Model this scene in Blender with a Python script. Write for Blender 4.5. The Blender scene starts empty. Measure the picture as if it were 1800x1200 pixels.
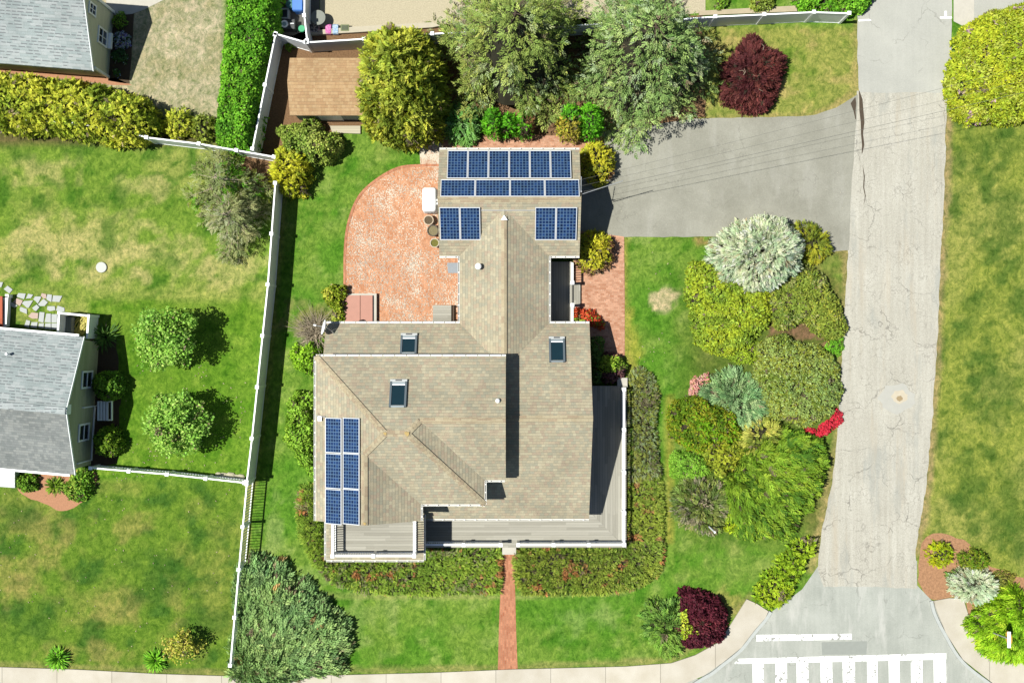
import bpy, math, random
import numpy as np
from mathutils import Vector
random.seed(5); RNG = np.random.default_rng(7)
sc = bpy.context.scene; COL = sc.collection
H = 60.0; F = 1926.0                       # camera height (m) and focal length in photo pixels
def PX(px, z=0): return (px-900)/F*(H-z)
def PY(py, z=0): return (600-py)/F*(H-z)
def P(px, py, z=0): return (PX(px, z), PY(py, z), z)
def lin(c): 
    c = np.asarray(c, float)/255
    return np.where(c <= .04045, c/12.92, ((c+.055)/1.055)**2.4)
def C(r, g, b, k=.5): return tuple(float(x) for x in np.clip(lin((r, g, b))*k, 0, .85))

# ------------------------------------------------------------------ noise
def _h(ix, iy, s):
    n = (ix.astype(np.int64)*374761393 + iy.astype(np.int64)*668265263 + s*974634777) & 0xffffffff
    n = ((n ^ (n >> 13))*1274126177) & 0xffffffff
    return ((n ^ (n >> 16)) & 0xffff)/65535.0
def vnoise(x, y, s=0):
    ix = np.floor(x); iy = np.floor(y); fx = x-ix; fy = y-iy
    fx = fx*fx*(3-2*fx); fy = fy*fy*(3-2*fy)
    a = _h(ix, iy, s); b = _h(ix+1, iy, s); c = _h(ix, iy+1, s); d = _h(ix+1, iy+1, s)
    return (a*(1-fx)+b*fx)*(1-fy)+(c*(1-fx)+d*fx)*fy
def fbm(x, y, o=3, s=0):
    t = 0; a = 1; w = 0
    for i in range(o):
        t = t+a*vnoise(x*2**i+i*17.3, y*2**i-i*9.1, s+i); w += a; a *= .55
    return t/w

# ------------------------------------------------------------------ objects
def top_of(o):
    while o.parent: o = o.parent
    return o
def tag(o, label=None, cat=None, group=None, kind=None):
    if label: o['label'] = label
    if cat: o['category'] = cat
    if group: o['group'] = group
    if kind: o['kind'] = kind
    return o
def thing(name, label, cat, loc, group=None):
    o = bpy.data.objects.new(name, None); o.empty_display_size = .3; COL.objects.link(o)
    o.location = loc; return tag(o, label, cat, group)
def link(name, me, mat, parent=None, loc=None):
    o = bpy.data.objects.new(name, me); COL.objects.link(o)
    if mat: me.materials.append(mat)
    if parent is not None: o.parent = parent
    elif loc is not None: o.location = loc
    return o
class MB:
    def __init__(s): s.v = []; s.f = []; s.uv = {}
    def poly(s, pts, uv=None):
        i = len(s.v); s.v += [tuple(p) for p in pts]; s.f.append(tuple(range(i, i+len(pts))))
        if uv: s.uv[len(s.f)-1] = uv
        return s
    def prism(s, poly, z0, z1, bottom=True):
        a = sum(poly[i][0]*poly[(i+1) % len(poly)][1]-poly[(i+1) % len(poly)][0]*poly[i][1] for i in range(len(poly)))
        if a < 0: poly = poly[::-1]
        n = len(poly); i = len(s.v)
        s.v += [(p[0], p[1], z0) for p in poly]+[(p[0], p[1], z1) for p in poly]
        s.f.append(tuple(range(i+n, i+2*n)))
        if bottom: s.f.append(tuple(range(i+n-1, i-1, -1)))
        for k in range(n): s.f.append((i+k, i+(k+1) % n, i+n+(k+1) % n, i+n+k))
        return s
    def box(s, c, d, rz=0, bev=0):
        x, y, z = d[0]/2, d[1]/2, d[2]/2; co, si = math.cos(rz), math.sin(rz)
        if bev:
            b = bev; q = [(x-b, -y), (x, -y+b), (x, y-b), (x-b, y), (-x+b, y), (-x, y-b), (-x, -y+b), (-x+b, -y)]
        else: q = [(x, -y), (x, y), (-x, y), (-x, -y)]
        return s.prism([(c[0]+a*co-b_*si, c[1]+a*si+b_*co) for a, b_ in q], c[2]-z, c[2]+z)
    def bar(s, a, b, w, h):                 # box between two points, w across, h tall
        a = Vector(a); b = Vector(b); d = (b-a).normalized()
        u = Vector((-d.y, d.x, 0)); u = u.normalized() if u.length > 1e-4 else Vector((1, 0, 0))
        n = d.cross(u); i = len(s.v)
        for p in (a, b):
            for sx, sz in ((-1, -1), (1, -1), (1, 1), (-1, 1)): s.v.append(tuple(p+u*sx*w/2+n*sz*h/2))
        for f in ((0, 1, 2, 3), (7, 6, 5, 4), (0, 4, 5, 1), (1, 5, 6, 2), (2, 6, 7, 3), (3, 7, 4, 0)): s.f.append(tuple(i+k for k in f))
        return s
    def tube(s, pts, r, n=6, cap=True):
        pts = [Vector(p) for p in pts]; rs = r if isinstance(r, (list, tuple)) else [r]*len(pts); i0 = len(s.v)
        for k, p in enumerate(pts):
            d = (pts[min(k+1, len(pts)-1)]-pts[max(k-1, 0)]).normalized()
            u = d.cross(Vector((0, 0, 1)));  u = u if u.length > 1e-3 else Vector((1, 0, 0)); u.normalize(); w = d.cross(u)
            for j in range(n):
                t = 2*math.pi*j/n; s.v.append(tuple(p+(u*math.cos(t)+w*math.sin(t))*rs[k]))
        for k in range(len(pts)-1):
            for j in range(n): a = i0+k*n+j; b = i0+k*n+(j+1) % n; s.f.append((a, b, b+n, a+n))
        if cap: s.f.append(tuple(range(i0+n-1, i0-1, -1))); s.f.append(tuple(range(i0+(len(pts)-1)*n, i0+len(pts)*n)))
        return s
    def lathe(s, c, prof, n=20):            # prof: (radius, z) bottom to top
        i0 = len(s.v)
        for r, z in prof:
            for j in range(n): t = 2*math.pi*j/n; s.v.append((c[0]+r*math.cos(t), c[1]+r*math.sin(t), c[2]+z))
        for k in range(len(prof)-1):
            for j in range(n): a = i0+k*n+j; b = i0+k*n+(j+1) % n; s.f.append((a, b, b+n, a+n))
        s.f.append(tuple(range(i0+n-1, i0-1, -1))); s.f.append(tuple(range(i0+(len(prof)-1)*n, i0+len(prof)*n)))
        return s
    def build(s, name, mat, parent=None, smooth=False, bevel=0):
        me = bpy.data.meshes.new(name); v = np.array(s.v)
        if parent is not None: off = np.array(top_of(parent).location)
        else: off = np.array([(v[:, 0].min()+v[:, 0].max())/2, (v[:, 1].min()+v[:, 1].max())/2, v[:, 2].min()])
        me.from_pydata((v-off).tolist(), [], s.f)
        uvl = me.uv_layers.new(name='UVMap'); data = np.zeros((len(me.loops), 2))
        for p in me.polygons:
            n = p.normal
            if abs(n.z) > .995: u = Vector((1, 0, 0)); w = Vector((0, 1, 0))
            else: u = Vector((0, 0, 1)).cross(n).normalized(); w = n.cross(u)
            ex = s.uv.get(p.index)
            for k, li in enumerate(p.loop_indices):
                if ex: data[li] = ex[k]
                else:
                    q = s.v[me.loops[li].vertex_index]; q = Vector(q); data[li] = (q.dot(u), q.dot(w))
        uvl.data.foreach_set('uv', data.ravel())
        if smooth: me.polygons.foreach_set('use_smooth', [True]*len(me.polygons))
        o = link(name, me, mat, parent, None if parent is not None else tuple(off))
        if bevel:
            m = o.modifiers.new('bevel', 'BEVEL'); m.width = bevel; m.segments = 2; m.limit_method = 'ANGLE'
        return o

# ------------------------------------------------------------------ materials
class NT:
    def __init__(s, name):
        s.m = bpy.data.materials.new(name); s.m.use_nodes = True; s.t = s.m.node_tree
        s.b = s.t.nodes['Principled BSDF']; s.b.inputs['Roughness'].default_value = .85
        s.b.inputs['Specular IOR Level'].default_value = .25
    def n(s, ty, inp=None, out=0, **kw):
        nd = s.t.nodes.new('ShaderNode'+ty)
        for k, v in kw.items(): setattr(nd, k, v)
        for k, v in (inp or {}).items(): s.put(nd.inputs[k], v)
        return nd.outputs[out]
    def put(s, sock, v):
        if isinstance(v, bpy.types.NodeSocket): s.t.links.new(v, sock)
        elif isinstance(v, (tuple, list)) and len(v) == 3 and sock.type == 'RGBA': sock.default_value = (*v, 1)
        else: sock.default_value = v
    def uv(s): return s.n('UVMap')
    def geo(s): return s.n('NewGeometry')
    def math(s, op, a, b=0., c=0.): return s.n('Math', {0: a, 1: b, 2: c}, operation=op)
    def noise(s, vec, scale, det=3, rough=.6, out=0): return s.n('TexNoise', {'Vector': vec, 'Scale': scale, 'Detail': det, 'Roughness': rough}, out)
    def map(s, vec, scale=(1, 1, 1), rot=(0, 0, 0), loc=(0, 0, 0)): return s.n('Mapping', {'Vector': vec, 'Scale': scale, 'Rotation': rot, 'Location': loc})
    def ramp(s, fac, stops, interp='LINEAR'):
        nd = s.t.nodes.new('ShaderNodeValToRGB'); nd.color_ramp.interpolation = interp; e = nd.color_ramp.elements
        while len(e) < len(stops): e.new(.5)
        for i, (p, c) in enumerate(stops):
            e[i].position = p; e[i].color = (*c, 1) if not isinstance(c, (int, float)) else (c, c, c, 1)
        s.put(nd.inputs[0], fac); return nd.outputs[0]
    def mix(s, f, a, b, mode='MIX'):
        nd = s.t.nodes.new('ShaderNodeMix'); nd.data_type = 'RGBA'; nd.blend_type = mode
        s.put(nd.inputs[0], f); s.put(nd.inputs[6], a); s.put(nd.inputs[7], b); return nd.outputs[2]
    def sep(s, v, i): return s.n('SeparateXYZ', {0: v}, i)
    def comb(s, x, y, z=0.): return s.n('CombineXYZ', {0: x, 1: y, 2: z})
    def wn(s, v, out=0): return s.n('TexWhiteNoise', {'Vector': v}, out)
    def bump(s, h, st=.4, d=.02): s.put(s.b.inputs['Normal'], s.n('Bump', {'Height': h, 'Strength': st, 'Distance': d}))
    def done(s, col, rough=None, spec=None, metal=None):
        s.put(s.b.inputs['Base Color'], col)
        if rough is not None: s.put(s.b.inputs['Roughness'], rough)
        if spec is not None: s.b.inputs['Specular IOR Level'].default_value = spec
        if metal is not None: s.b.inputs['Metallic'].default_value = metal
        return s.m
def plain(name, col, rough=.7, var=.15, scale=3, spec=.25, metal=0, bump=0):
    t = NT(name); g = t.geo(); n = t.noise(g, scale, 5); n2 = t.noise(g, scale*11, 3)
    f = t.math('ADD', t.math('MULTIPLY', n, .6), t.math('MULTIPLY', n2, .4))
    c = t.ramp(f, [(.25, tuple(x*(1-var) for x in col)), (.75, tuple(min(.9, x*(1+var)) for x in col))])
    if bump: t.bump(n2, bump, .02)
    return t.done(c, rough, spec, metal)
def shingle(name, cols, course=.15, tab=.24, gap=.5, dash=0., jit=.25, dashcol=(.03, .03, .035)):
    t = NT(name); uv = t.uv(); u = t.sep(uv, 0); v = t.sep(uv, 1)
    rv = t.math('DIVIDE', v, course); row = t.math('FLOOR', rv); fr = t.math('FRACT', rv)
    off = t.wn(t.comb(row, 3.7)); uu = t.math('ADD', t.math('DIVIDE', u, tab), t.math('MULTIPLY', off, 7.3))
    uu = t.math('ADD', uu, t.math('MULTIPLY', t.math('SINE', t.math('MULTIPLY', uu, 1.7)), jit))
    cell = t.math('FLOOR', uu); fu = t.math('FRACT', uu)
    r = t.wn(t.comb(cell, row, 1.)); r2 = t.wn(t.comb(cell, row, 9.))
    c = t.ramp(r, [(i/len(cols), k) for i, k in enumerate(cols)], 'CONSTANT')
    big = t.noise(t.geo(), .5, 4); fine = t.noise(t.geo(), 40, 2)
    c = t.mix(1., c, t.ramp(big, [(.3, .84), (.7, 1.12)]), 'MULTIPLY')
    c = t.mix(1., c, t.ramp(fine, [(.3, .8), (.7, 1.15)]), 'MULTIPLY')
    line = t.math('LESS_THAN', fr, .13); vl = t.math('LESS_THAN', fu, .07)
    edge = t.math('MAXIMUM', t.math('MULTIPLY', line, gap), t.math('MULTIPLY', vl, gap*.55))
    c = t.mix(edge, c, (.05, .048, .04))  # tab joints, and row shadow lines painted along each course
    if dash:
        d = t.math('MULTIPLY', t.math('MULTIPLY', t.math('GREATER_THAN', r2, .42), t.math('LESS_THAN', fr, .34)), t.math('LESS_THAN', fu, .78))
        c = t.mix(t.math('MULTIPLY', d, dash), c, dashcol)  # short tab shadows painted as dark dashes
    hgt = t.math('ADD', t.math('MULTIPLY', t.math('SUBTRACT', 1., fr), .8), t.math('MULTIPLY', r2, .7))
    t.bump(hgt, .5, .015)
    return t.done(c, .9, .15)
def planks(name, cols, w=.14, axis=1, gapc=(.03, .03, .028), gapw=.07):
    t = NT(name); uv = t.uv(); a = t.sep(uv, axis); l = t.sep(uv, 1-axis)
    rv = t.math('DIVIDE', a, w); row = t.math('FLOOR', rv); fr = t.math('FRACT', rv)
    seg = t.math('FLOOR', t.math('ADD', t.math('DIVIDE', l, 3.1), t.math('MULTIPLY', t.wn(t.comb(row, 2.)), 5.)))
    r = t.wn(t.comb(row, seg, 5.)); st = t.noise(t.comb(t.math('MULTIPLY', l, 1.2), t.math('MULTIPLY', a, 22.)), 1., 5)
    c = t.ramp(t.math('ADD', t.math('MULTIPLY', r, .5), t.math('MULTIPLY', st, .5)), [(.2+.6*i/(len(cols)-1), k) for i, k in enumerate(cols)])
    c = t.mix(t.math('MULTIPLY', t.math('LESS_THAN', fr, gapw), .6), c, gapc)
    t.bump(st, .2, .01); return t.done(c, .8, .2)
def brick(name, c1, c2, mortar, flake=0., scale=1., rot=0.):
    t = NT(name); uv = t.map(t.uv(), rot=(0, 0, rot)); u = t.sep(uv, 0); v = t.sep(uv, 1)
    rv = t.math('DIVIDE', v, .105*scale); row = t.math('FLOOR', rv); fr = t.math('FRACT', rv)
    uu = t.math('ADD', t.math('DIVIDE', u, .21*scale), t.math('MULTIPLY', t.math('MODULO', row, 2.), .5)); cell = t.math('FLOOR', uu); fu = t.math('FRACT', uu)
    r = t.wn(t.comb(cell, row, 2.)); g = t.geo(); n = t.noise(g, 1.3, 4); n3 = t.noise(g, 22, 3)
    c = t.ramp(t.math('ADD', t.math('MULTIPLY', r, .6), t.math('MULTIPLY', n, .4)), [(.15, c1), (.5, c2), (.85, tuple(min(.7, x*1.25) for x in c2))])
    c = t.mix(1., c, t.ramp(n3, [(.3, .8), (.7, 1.15)]), 'MULTIPLY')
    e = t.math('MAXIMUM', t.math('LESS_THAN', fr, .13), t.math('LESS_THAN', fu, .07))
    c = t.mix(t.math('MULTIPLY', e, .65), c, mortar)
    if flake:
        m = t.ramp(t.noise(g, .8, 5, .7), [(.36, 0.), (.66, 1.)])
        f = t.noise(t.map(t.uv(), scale=(9, 5.5, 1)), 1.9, 1, .5)
        k = t.ramp(t.math('ADD', f, t.math('MULTIPLY', m, flake)), [(.73, 0.), (.78, .95)])
        c = t.mix(k, c, C(238, 226, 205, .5))
    t.bump(t.math('SUBTRACT', n3, e), .3, .01); return t.done(c, .9, .15)
def leafmat(name):
    t = NT(name); a = t.n('Attribute', out=0, attribute_name='Col')
    t.b.inputs['Roughness'].default_value = .62; t.b.inputs['Specular IOR Level'].default_value = .12
    t.put(t.b.inputs['Base Color'], a)
    tr = t.n('BsdfTranslucent', {'Color': a}); mx = t.t.nodes.new('ShaderNodeMixShader'); mx.inputs[0].default_value = .32
    t.t.links.new(t.b.outputs[0], mx.inputs[1]); t.t.links.new(tr, mx.inputs[2])
    t.t.links.new(mx.outputs[0], t.t.nodes['Material Output'].inputs[0]); return t.m
LEAF = leafmat('leaf')
BARK = plain('bark', (.07, .05, .035), .95, .3, 6, bump=.5)
TWIG = plain('twigs', (.022, .020, .011), .95, .3, 6)  # dark twig tone, also puts shade into the crown cores
GREYTWIG = plain('dry_twigs', C(190, 175, 150, .6), .9, .25, 5)
WHITE = plain('white_paint', (.78, .79, .79), .45, .04, 2, .4)
WHITE2 = plain('white_vinyl', (.70, .72, .73), .5, .12, 3, .4)
METAL = plain('grey_metal', (.38, .39, .40), .4, .08, 4, .5, .6)
DARK = plain('dark_plastic', (.025, .026, .028), .5, .2, 5, .4)
PIPEW = plain('white_plastic', (.75, .75, .75), .4, .03, 3, .4)

# ------------------------------------------------------------------ foliage
def cards(name, pos, ax, nr, L, W, col, parent, mat=LEAF, bend=.12):
    n = len(pos); ax = ax/np.linalg.norm(ax, axis=1, keepdims=True)
    sd = np.cross(ax, nr); sd /= np.linalg.norm(sd, axis=1, keepdims=True)+1e-9; up = np.cross(sd, ax)
    L = np.broadcast_to(np.asarray(L, float), (n,))[:, None]; W = np.broadcast_to(np.asarray(W, float), (n,))[:, None]
    off = np.array(top_of(parent).location)
    mid = pos+ax*L*.48+up*L*bend
    v = np.stack([pos, mid+sd*W*.5, pos+ax*L, mid-sd*W*.5], 1).reshape(-1, 3)-off
    me = bpy.data.meshes.new(name); me.vertices.add(4*n); me.loops.add(4*n); me.polygons.add(n)
    me.vertices.foreach_set('co', v.astype(np.float32).ravel())
    me.loops.foreach_set('vertex_index', np.arange(4*n, dtype=np.int32))
    me.polygons.foreach_set('loop_start', np.arange(0, 4*n, 4, dtype=np.int32))
    at = me.attributes.new('Col', 'FLOAT_COLOR', 'POINT'); c4 = np.ones((n, 4)); c4[:, :3] = np.clip(col, 0.002, .62)
    at.data.foreach_set('color', np.repeat(c4, 4, 0).astype(np.float32).ravel())
    me.update(calc_edges=True); return link(name, me, mat, parent)
def palette(pos, pal, patches=(), seed=0, jit=.22, k=.62):
    jit *= 1.25; n = len(pos); w = np.array([p[1] for p in pal], float); w /= w.sum()
    tint = lambda c: np.array([.86, 1.0, 1.35]) if c[0] > c[1]*.93 else (np.array([1.13, 1.02, .80]) if c[1] > c[0] else np.ones(3))
    base = np.array([lin(p[0])*k*1.45*(tint(p[0]) if p[0][1] > p[0][0]*.8 else .92) for p in pal])
    f = fbm(pos[:, 0]*1.6, pos[:, 1]*1.6+pos[:, 2]*.9, 3, seed+31); r = np.clip((f-.5)*2.2+.5+RNG.normal(0, .22, n), 0, .999)
    idx = np.searchsorted(np.cumsum(w), r); idx = np.minimum(idx, len(pal)-1)
    col = base[idx]
    for j, (rgb, scale, th) in enumerate(patches):
        g = fbm(pos[:, 0]*scale, pos[:, 1]*scale, 2, seed+77+j*13)
        m = (g+RNG.normal(0, .03, n)) > th; col[m] = lin(rgb)*k*1.3
    hue = fbm(pos[:, 0]*.8+3, pos[:, 1]*.8, 2, seed+201)[:, None]; col = col*(1+(hue-.5)*np.array([[.45, .25, .1]]))
    dead = (RNG.random(n) < .016) | (fbm(pos[:, 0]*2.4, pos[:, 1]*2.4, 2, seed+207)+RNG.normal(0, .03, n) > .83)
    g_ = col.mean(1)[dead][:, None]; col[dead] = g_*np.array([[.82, .66, .40]])
    return col*(1+RNG.uniform(-jit, jit, (n, 1)))*(1+RNG.uniform(-.06, .06, (n, 3)))
def edgedist(X, Y, poly):
    d = np.full(X.shape, 1e9); ins = np.zeros(X.shape, bool); n = len(poly)
    for i in range(n):
        x1, y1 = poly[i]; x2, y2 = poly[(i+1) % n]; dx, dy = x2-x1, y2-y1
        t = np.clip(((X-x1)*dx+(Y-y1)*dy)/(dx*dx+dy*dy+1e-12), 0, 1)
        d = np.minimum(d, np.hypot(X-x1-t*dx, Y-y1-t*dy))
        c = ((y1 > Y) != (y2 > Y)); c &= X < (x2-x1)*(Y-y1)/((y2-y1) if abs(y2-y1) > 1e-9 else 1e-9)+x1; ins ^= c
    return np.where(ins, d, -d)
def ell(cx, cy, rx, ry, n=28): return [(cx+rx*math.cos(2*math.pi*i/n), cy+ry*math.sin(2*math.pi*i/n)) for i in range(n)]
SEED = [100]
def fronds(name, pos, ax, nr, FL, W, col, parent, m=7, spread=.75, curl=.12):
    # each frond: a twig with m leaflets set alternately left and right along it
    n = len(pos); ax = ax/np.linalg.norm(ax, axis=1, keepdims=True); nr = nr/(np.linalg.norm(nr, axis=1, keepdims=True)+1e-9)
    sd = np.cross(ax, nr); sd /= np.linalg.norm(sd, axis=1, keepdims=True)+1e-9; up = np.cross(sd, ax)
    FL = np.broadcast_to(np.asarray(FL, float), (n,))[:, None]; PP = []; AA = []; NN = []; LL = []; CC = []; fb = RNG.uniform(.74, 1.26, (n, 1))
    for i in range(m):
        t = i/(m-1); g = 0 if i == m-1 else (1 if i % 2 else -1)
        p = pos+ax*FL*t*.72-up*FL*curl*t*t; a = ax+sd*g*spread*(1-.45*t)-up*(curl*1.6*t)+RNG.normal(0, .14, (n, 3))
        PP.append(p); AA.append(a); NN.append(up+RNG.normal(0, .22, (n, 3))); LL.append((FL*(.52-.2*t)*(1.1 if g == 0 else 1))[:, 0]); CC.append(col*fb*(.92+.2*t))
    PP = np.concatenate(PP)
    return cards(name, PP, np.concatenate(AA), np.concatenate(NN), np.concatenate(LL), np.concatenate(LL)*W, np.concatenate(CC), parent)
def mound_into(root, poly, h, R, lump=.6, amp=.2, leaf=(.15, .075), dens=420, style='leaf', pal=(), patches=(), z0=0., rag=.34,
               depth=.3, res=.09, center=None, names=('foliage', 'branches'), k=.62, core=.8, jit=.22, flow=.8):
    SEED[0] += 7; sd = SEED[0]
    a = np.array(poly); x0, y0 = a.min(0)-.2; x1, y1 = a.max(0)+.2
    xs = np.arange(x0, x1, res); ys = np.arange(y0, y1, res); X, Y = np.meshgrid(xs, ys)
    d = edgedist(X, Y, poly)+(fbm(X*1.5, Y*1.5, 3, sd)-.5)*2*rag
    q = np.clip(d/R, 0, 1); prof = np.sqrt(np.clip(1-(1-q)**2, 0, 1))
    gx = np.arange(x0-lump, x1+lump, lump); gy = np.arange(y0-lump, y1+lump, lump); GX, GY = np.meshgrid(gx, gy)
    cx = (GX+RNG.uniform(-.45, .45, GX.shape)*lump).ravel(); cy = (GY+RNG.uniform(-.45, .45, GX.shape)*lump).ravel(); ch = RNG.uniform(.35, 1, cx.shape)
    bump = np.zeros(X.shape)
    for i in range(len(cx)):
        i0 = max(0, int((cx[i]-lump-x0)/res)); i1 = int((cx[i]+lump-x0)/res)+1; j0 = max(0, int((cy[i]-lump-y0)/res)); j1 = int((cy[i]+lump-y0)/res)+1
        if i1 <= 0 or j1 <= 0 or i0 >= len(xs) or j0 >= len(ys): continue
        rr = ((X[j0:j1, i0:i1]-cx[i])**2+(Y[j0:j1, i0:i1]-cy[i])**2)/(lump*.68)**2
        bump[j0:j1, i0:i1] = np.maximum(bump[j0:j1, i0:i1], np.sqrt(np.clip(1-rr, 0, 1))*ch[i])
    Z = z0+(h-z0)*prof*(1-.12*(fbm(X*.7, Y*.7, 2, sd+5)))+2.0*amp*(bump-.5)*np.clip(prof*1.4, 0, 1)
    gyv, gxv = np.gradient(Z, res); m = d > 0
    jj, ii = np.nonzero(m); gl = np.sqrt(1+gxv[m]**2+gyv[m]**2); w = np.minimum(gl, 7)*(.16+bump[m]); w /= w.sum()
    N = int(m.sum()*res*res*dens*np.mean(np.minimum(gl, 3)))
    s = RNG.choice(len(ii), N, p=w); ci, cj = ii[s], jj[s]
    jx = RNG.uniform(-.5, .5, N)*res; jy = RNG.uniform(-.5, .5, N)*res
    sx = gxv[cj, ci]; sy = gyv[cj, ci]; zz = Z[cj, ci]+sx*jx+sy*jy-depth*RNG.random(N)**2.2
    pos = np.stack([xs[ci]+jx, ys[cj]+jy, np.maximum(zz, .03)], 1)
    nr = np.stack([-sx, -sy, np.ones(N)], 1); nr /= np.linalg.norm(nr, axis=1, keepdims=True)
    rnd = RNG.normal(0, 1, (N, 3)); rnd /= np.linalg.norm(rnd, axis=1, keepdims=True)
    c = np.array(center if center else a.mean(0)); rad = np.zeros((N, 3)); rad[:, :2] = pos[:, :2]-c
    rn = np.linalg.norm(rad, axis=1, keepdims=True); rad = rad/(rn+1e-6)*np.clip(rn/(.55*rn.max()), .1, 1)
    if style == 'leaf': ax = nr*.3+rnd; nn = nr*1.3+rnd[:, [1, 2, 0]]*.55+np.array([0, 0, .4])
    elif style == 'tuft': ax = nr*.55+rnd*.9; nn = nr*1.2+rnd[:, [2, 0, 1]]*.6+np.array([-.15, 0, .4])
    else: ax = rad*flow+nr*.45+rnd*.36; nn = nr*1.2+rnd[:, [1, 2, 0]]*.4+np.array([-.1, 0, .35])
    sc_ = RNG.uniform(.65, 1.35, N)
    if style in ('spray', 'tuft'):
        M_ = 7; q = slice(0, max(20, int(N/4.2))); fl_ = leaf[0]*(1.55 if style == 'spray' else 1.45)*sc_[q]
        fronds(names[0], pos[q]+nr[q]*RNG.uniform(-.08, .07, (len(pos[q]), 1)), ax[q], nn[q], fl_, .36 if style == 'spray' else .5, palette(pos[q], pal, patches, sd, jit*.5, k), root, M_)
    else: cards(names[0], pos-ax*.02, ax, nn, leaf[0]*sc_, leaf[1]*sc_, palette(pos, pal, patches, sd, jit, k), root)
    if core:                                  # woody inside, near-black so its colour gives the shade in leaf gaps
        st = max(1, int(.28/res)); me = MB(); idx = {}
        Zc = np.maximum(z0*0+.02, (Z-z0)*core+z0-.12); mm = d > .08
        for j in range(0, len(ys)-st, st):
            for i in range(0, len(xs)-st, st):
                qd = [(j, i), (j, i+st), (j+st, i+st), (j+st, i)]
                if not all(mm[t] for t in qd): continue
                f = []
                for t in qd:
                    if t not in idx: idx[t] = len(me.v); me.v.append((xs[t[1]], ys[t[0]], float(Zc[t])))
                    f.append(idx[t])
                me.f.append(tuple(f))
        if me.f: me.build(names[1], TWIG, root, smooth=True)
def shrub(name, label, cat, pxpoly, h, zref=None, group=None, trunk=False, **kw):
    zr = h*.4 if zref is None else zref
    poly = [(PX(x, zr), PY(y, zr)) for x, y in pxpoly]; a = np.array(poly)
    c = a.mean(0) if 'center' not in kw or kw['center'] is None else np.array(kw['center'])
    root = thing(name, label, cat, (float(a[:, 0].mean()), float(a[:, 1].mean()), 0), group)
    if 'R' not in kw: kw['R'] = .5*min(np.ptp(a[:, 0]), np.ptp(a[:, 1]))
    if trunk: stems(root, kw.get('z0', .4)+h*.4, .09, trunk if isinstance(trunk, int) and trunk > 1 else 1)
    mound_into(root, poly, h, **kw); return root
def stems(root, h, r, n=1, name='trunk'):
    b = root.location; m = MB()
    for i in range(n):
        a = RNG.uniform(0, 6.28); o = .0 if n == 1 else .12
        pts = [(b.x+o*math.cos(a)*(1+t*2.2)+RNG.normal(0, .02), b.y+o*math.sin(a)*(1+t*2.2)+RNG.normal(0, .02), h*t) for t in (0, .3, .6, 1)]
        m.tube(pts, [r*1.25, r, r*.8, r*.4], 7)
    return m.build(name, BARK, root, True)
def conifer(name, label, px, py, h, R, pal, levels=16, per=7, spacing=.2, card=(.34, .10), droop=.25, group=None, zstart=.06, sparse=0., patches=(), k=.62, power=.75, sweep=.0, limbc=None):
    bx, by, _ = P(px, py); root = thing(name, label, 'tree', (bx, by, 0), group); SEED[0] += 7
    pos = []; ax = []; nr = []; Ls = []; limb = MB().tube([(bx, by, 0), (bx+.05, by, h*.5), (bx, by, h*.97)], [.2*h/8, .13*h/8, .02], 8)
    for lv in range(levels):
        t = zstart+(1-zstart)*(lv+RNG.uniform(-.3, .3))/levels; t = min(max(t, .04), .985); z0 = h*t
        rl = R*(1-t)**power+.12; nb = max(4, int(per*(.55+.45*(1-t)))); ph = RNG.uniform(0, 6.28)
        for b in range(nb):
            if RNG.random() < sparse: continue
            a = ph+2*math.pi*b/nb+RNG.normal(0, .3); ln = rl*RNG.uniform(.58, 1.14); dr = droop*RNG.uniform(.5, 1.4)
            ns = max(3, int(ln/spacing)); tt = (np.arange(ns)+.5)/ns
            cx = bx+np.cos(a)*ln*tt; cy = by+np.sin(a)*ln*tt; cz = z0-dr*ln*(tt**1.3)+.18*ln*tt**3
            limb.tube([(bx, by, z0), (cx[ns//2], cy[ns//2], cz[ns//2]-.04), (cx[-1], cy[-1], cz[-1]-.02)], [.035, .022, .006], 4, False)
            D = np.array([math.cos(a), math.sin(a), 0]); S = np.array([-math.sin(a), math.cos(a), 0])
            for i in range(ns):
                tw = (.62*(1-.55*tt[i])*min(1.2, ln*.35)+.12)
                for sgn in (-1, 1):
                    nt = max(1, int(tw/.24))
                    for q in range(nt+1):
                        off = sgn*(q+RNG.uniform(-.3, .3))*tw/max(nt, 1)*.8
                        p = np.array([cx[i], cy[i], cz[i]])+S*off+D*abs(off)*.45-np.array([0, 0, abs(off)*.22])+RNG.normal(0, .035, 3)
                        pos.append(p); ax.append(D*.8+S*sgn*.7+RNG.normal(0, .36, 3)+np.array([0, 0, -.08])); nr.append(np.array([0, 0, 1.])+RNG.normal(0, .5, 3)); Ls.append(RNG.uniform(.7, 1.25))
            for q in range(4):
                pos.append(np.array([cx[-1], cy[-1], cz[-1]])+RNG.normal(0, .04, 3)); ax.append(D+RNG.normal(0, .35, 3)); nr.append(np.array([0, 0, 1.])+RNG.normal(0, .4, 3)); Ls.append(1.)
    pos = np.array(pos); Ls = np.array(Ls)
    if not sparse:
        inn = MB(); inn.lathe((bx, by, 0), [(R*.62*(1-t)**power*(.9+.2*math.sin(9*t*7)), h*(.05+.9*t)-.25) for t in (0, .12, .25, .4, .55, .7, .85, .97)], 14); inn.build('inner_shade_core', TWIG, root)  # added dark core, its colour stands in for shade between the sprays
    limb.build('trunk', limbc or BARK, root)
    fronds('crown', pos, np.array(ax), np.array(nr), card[0]*Ls, .34, palette(pos, pal, patches, SEED[0], .15, k), root, 6, curl=.22); return root
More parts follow.
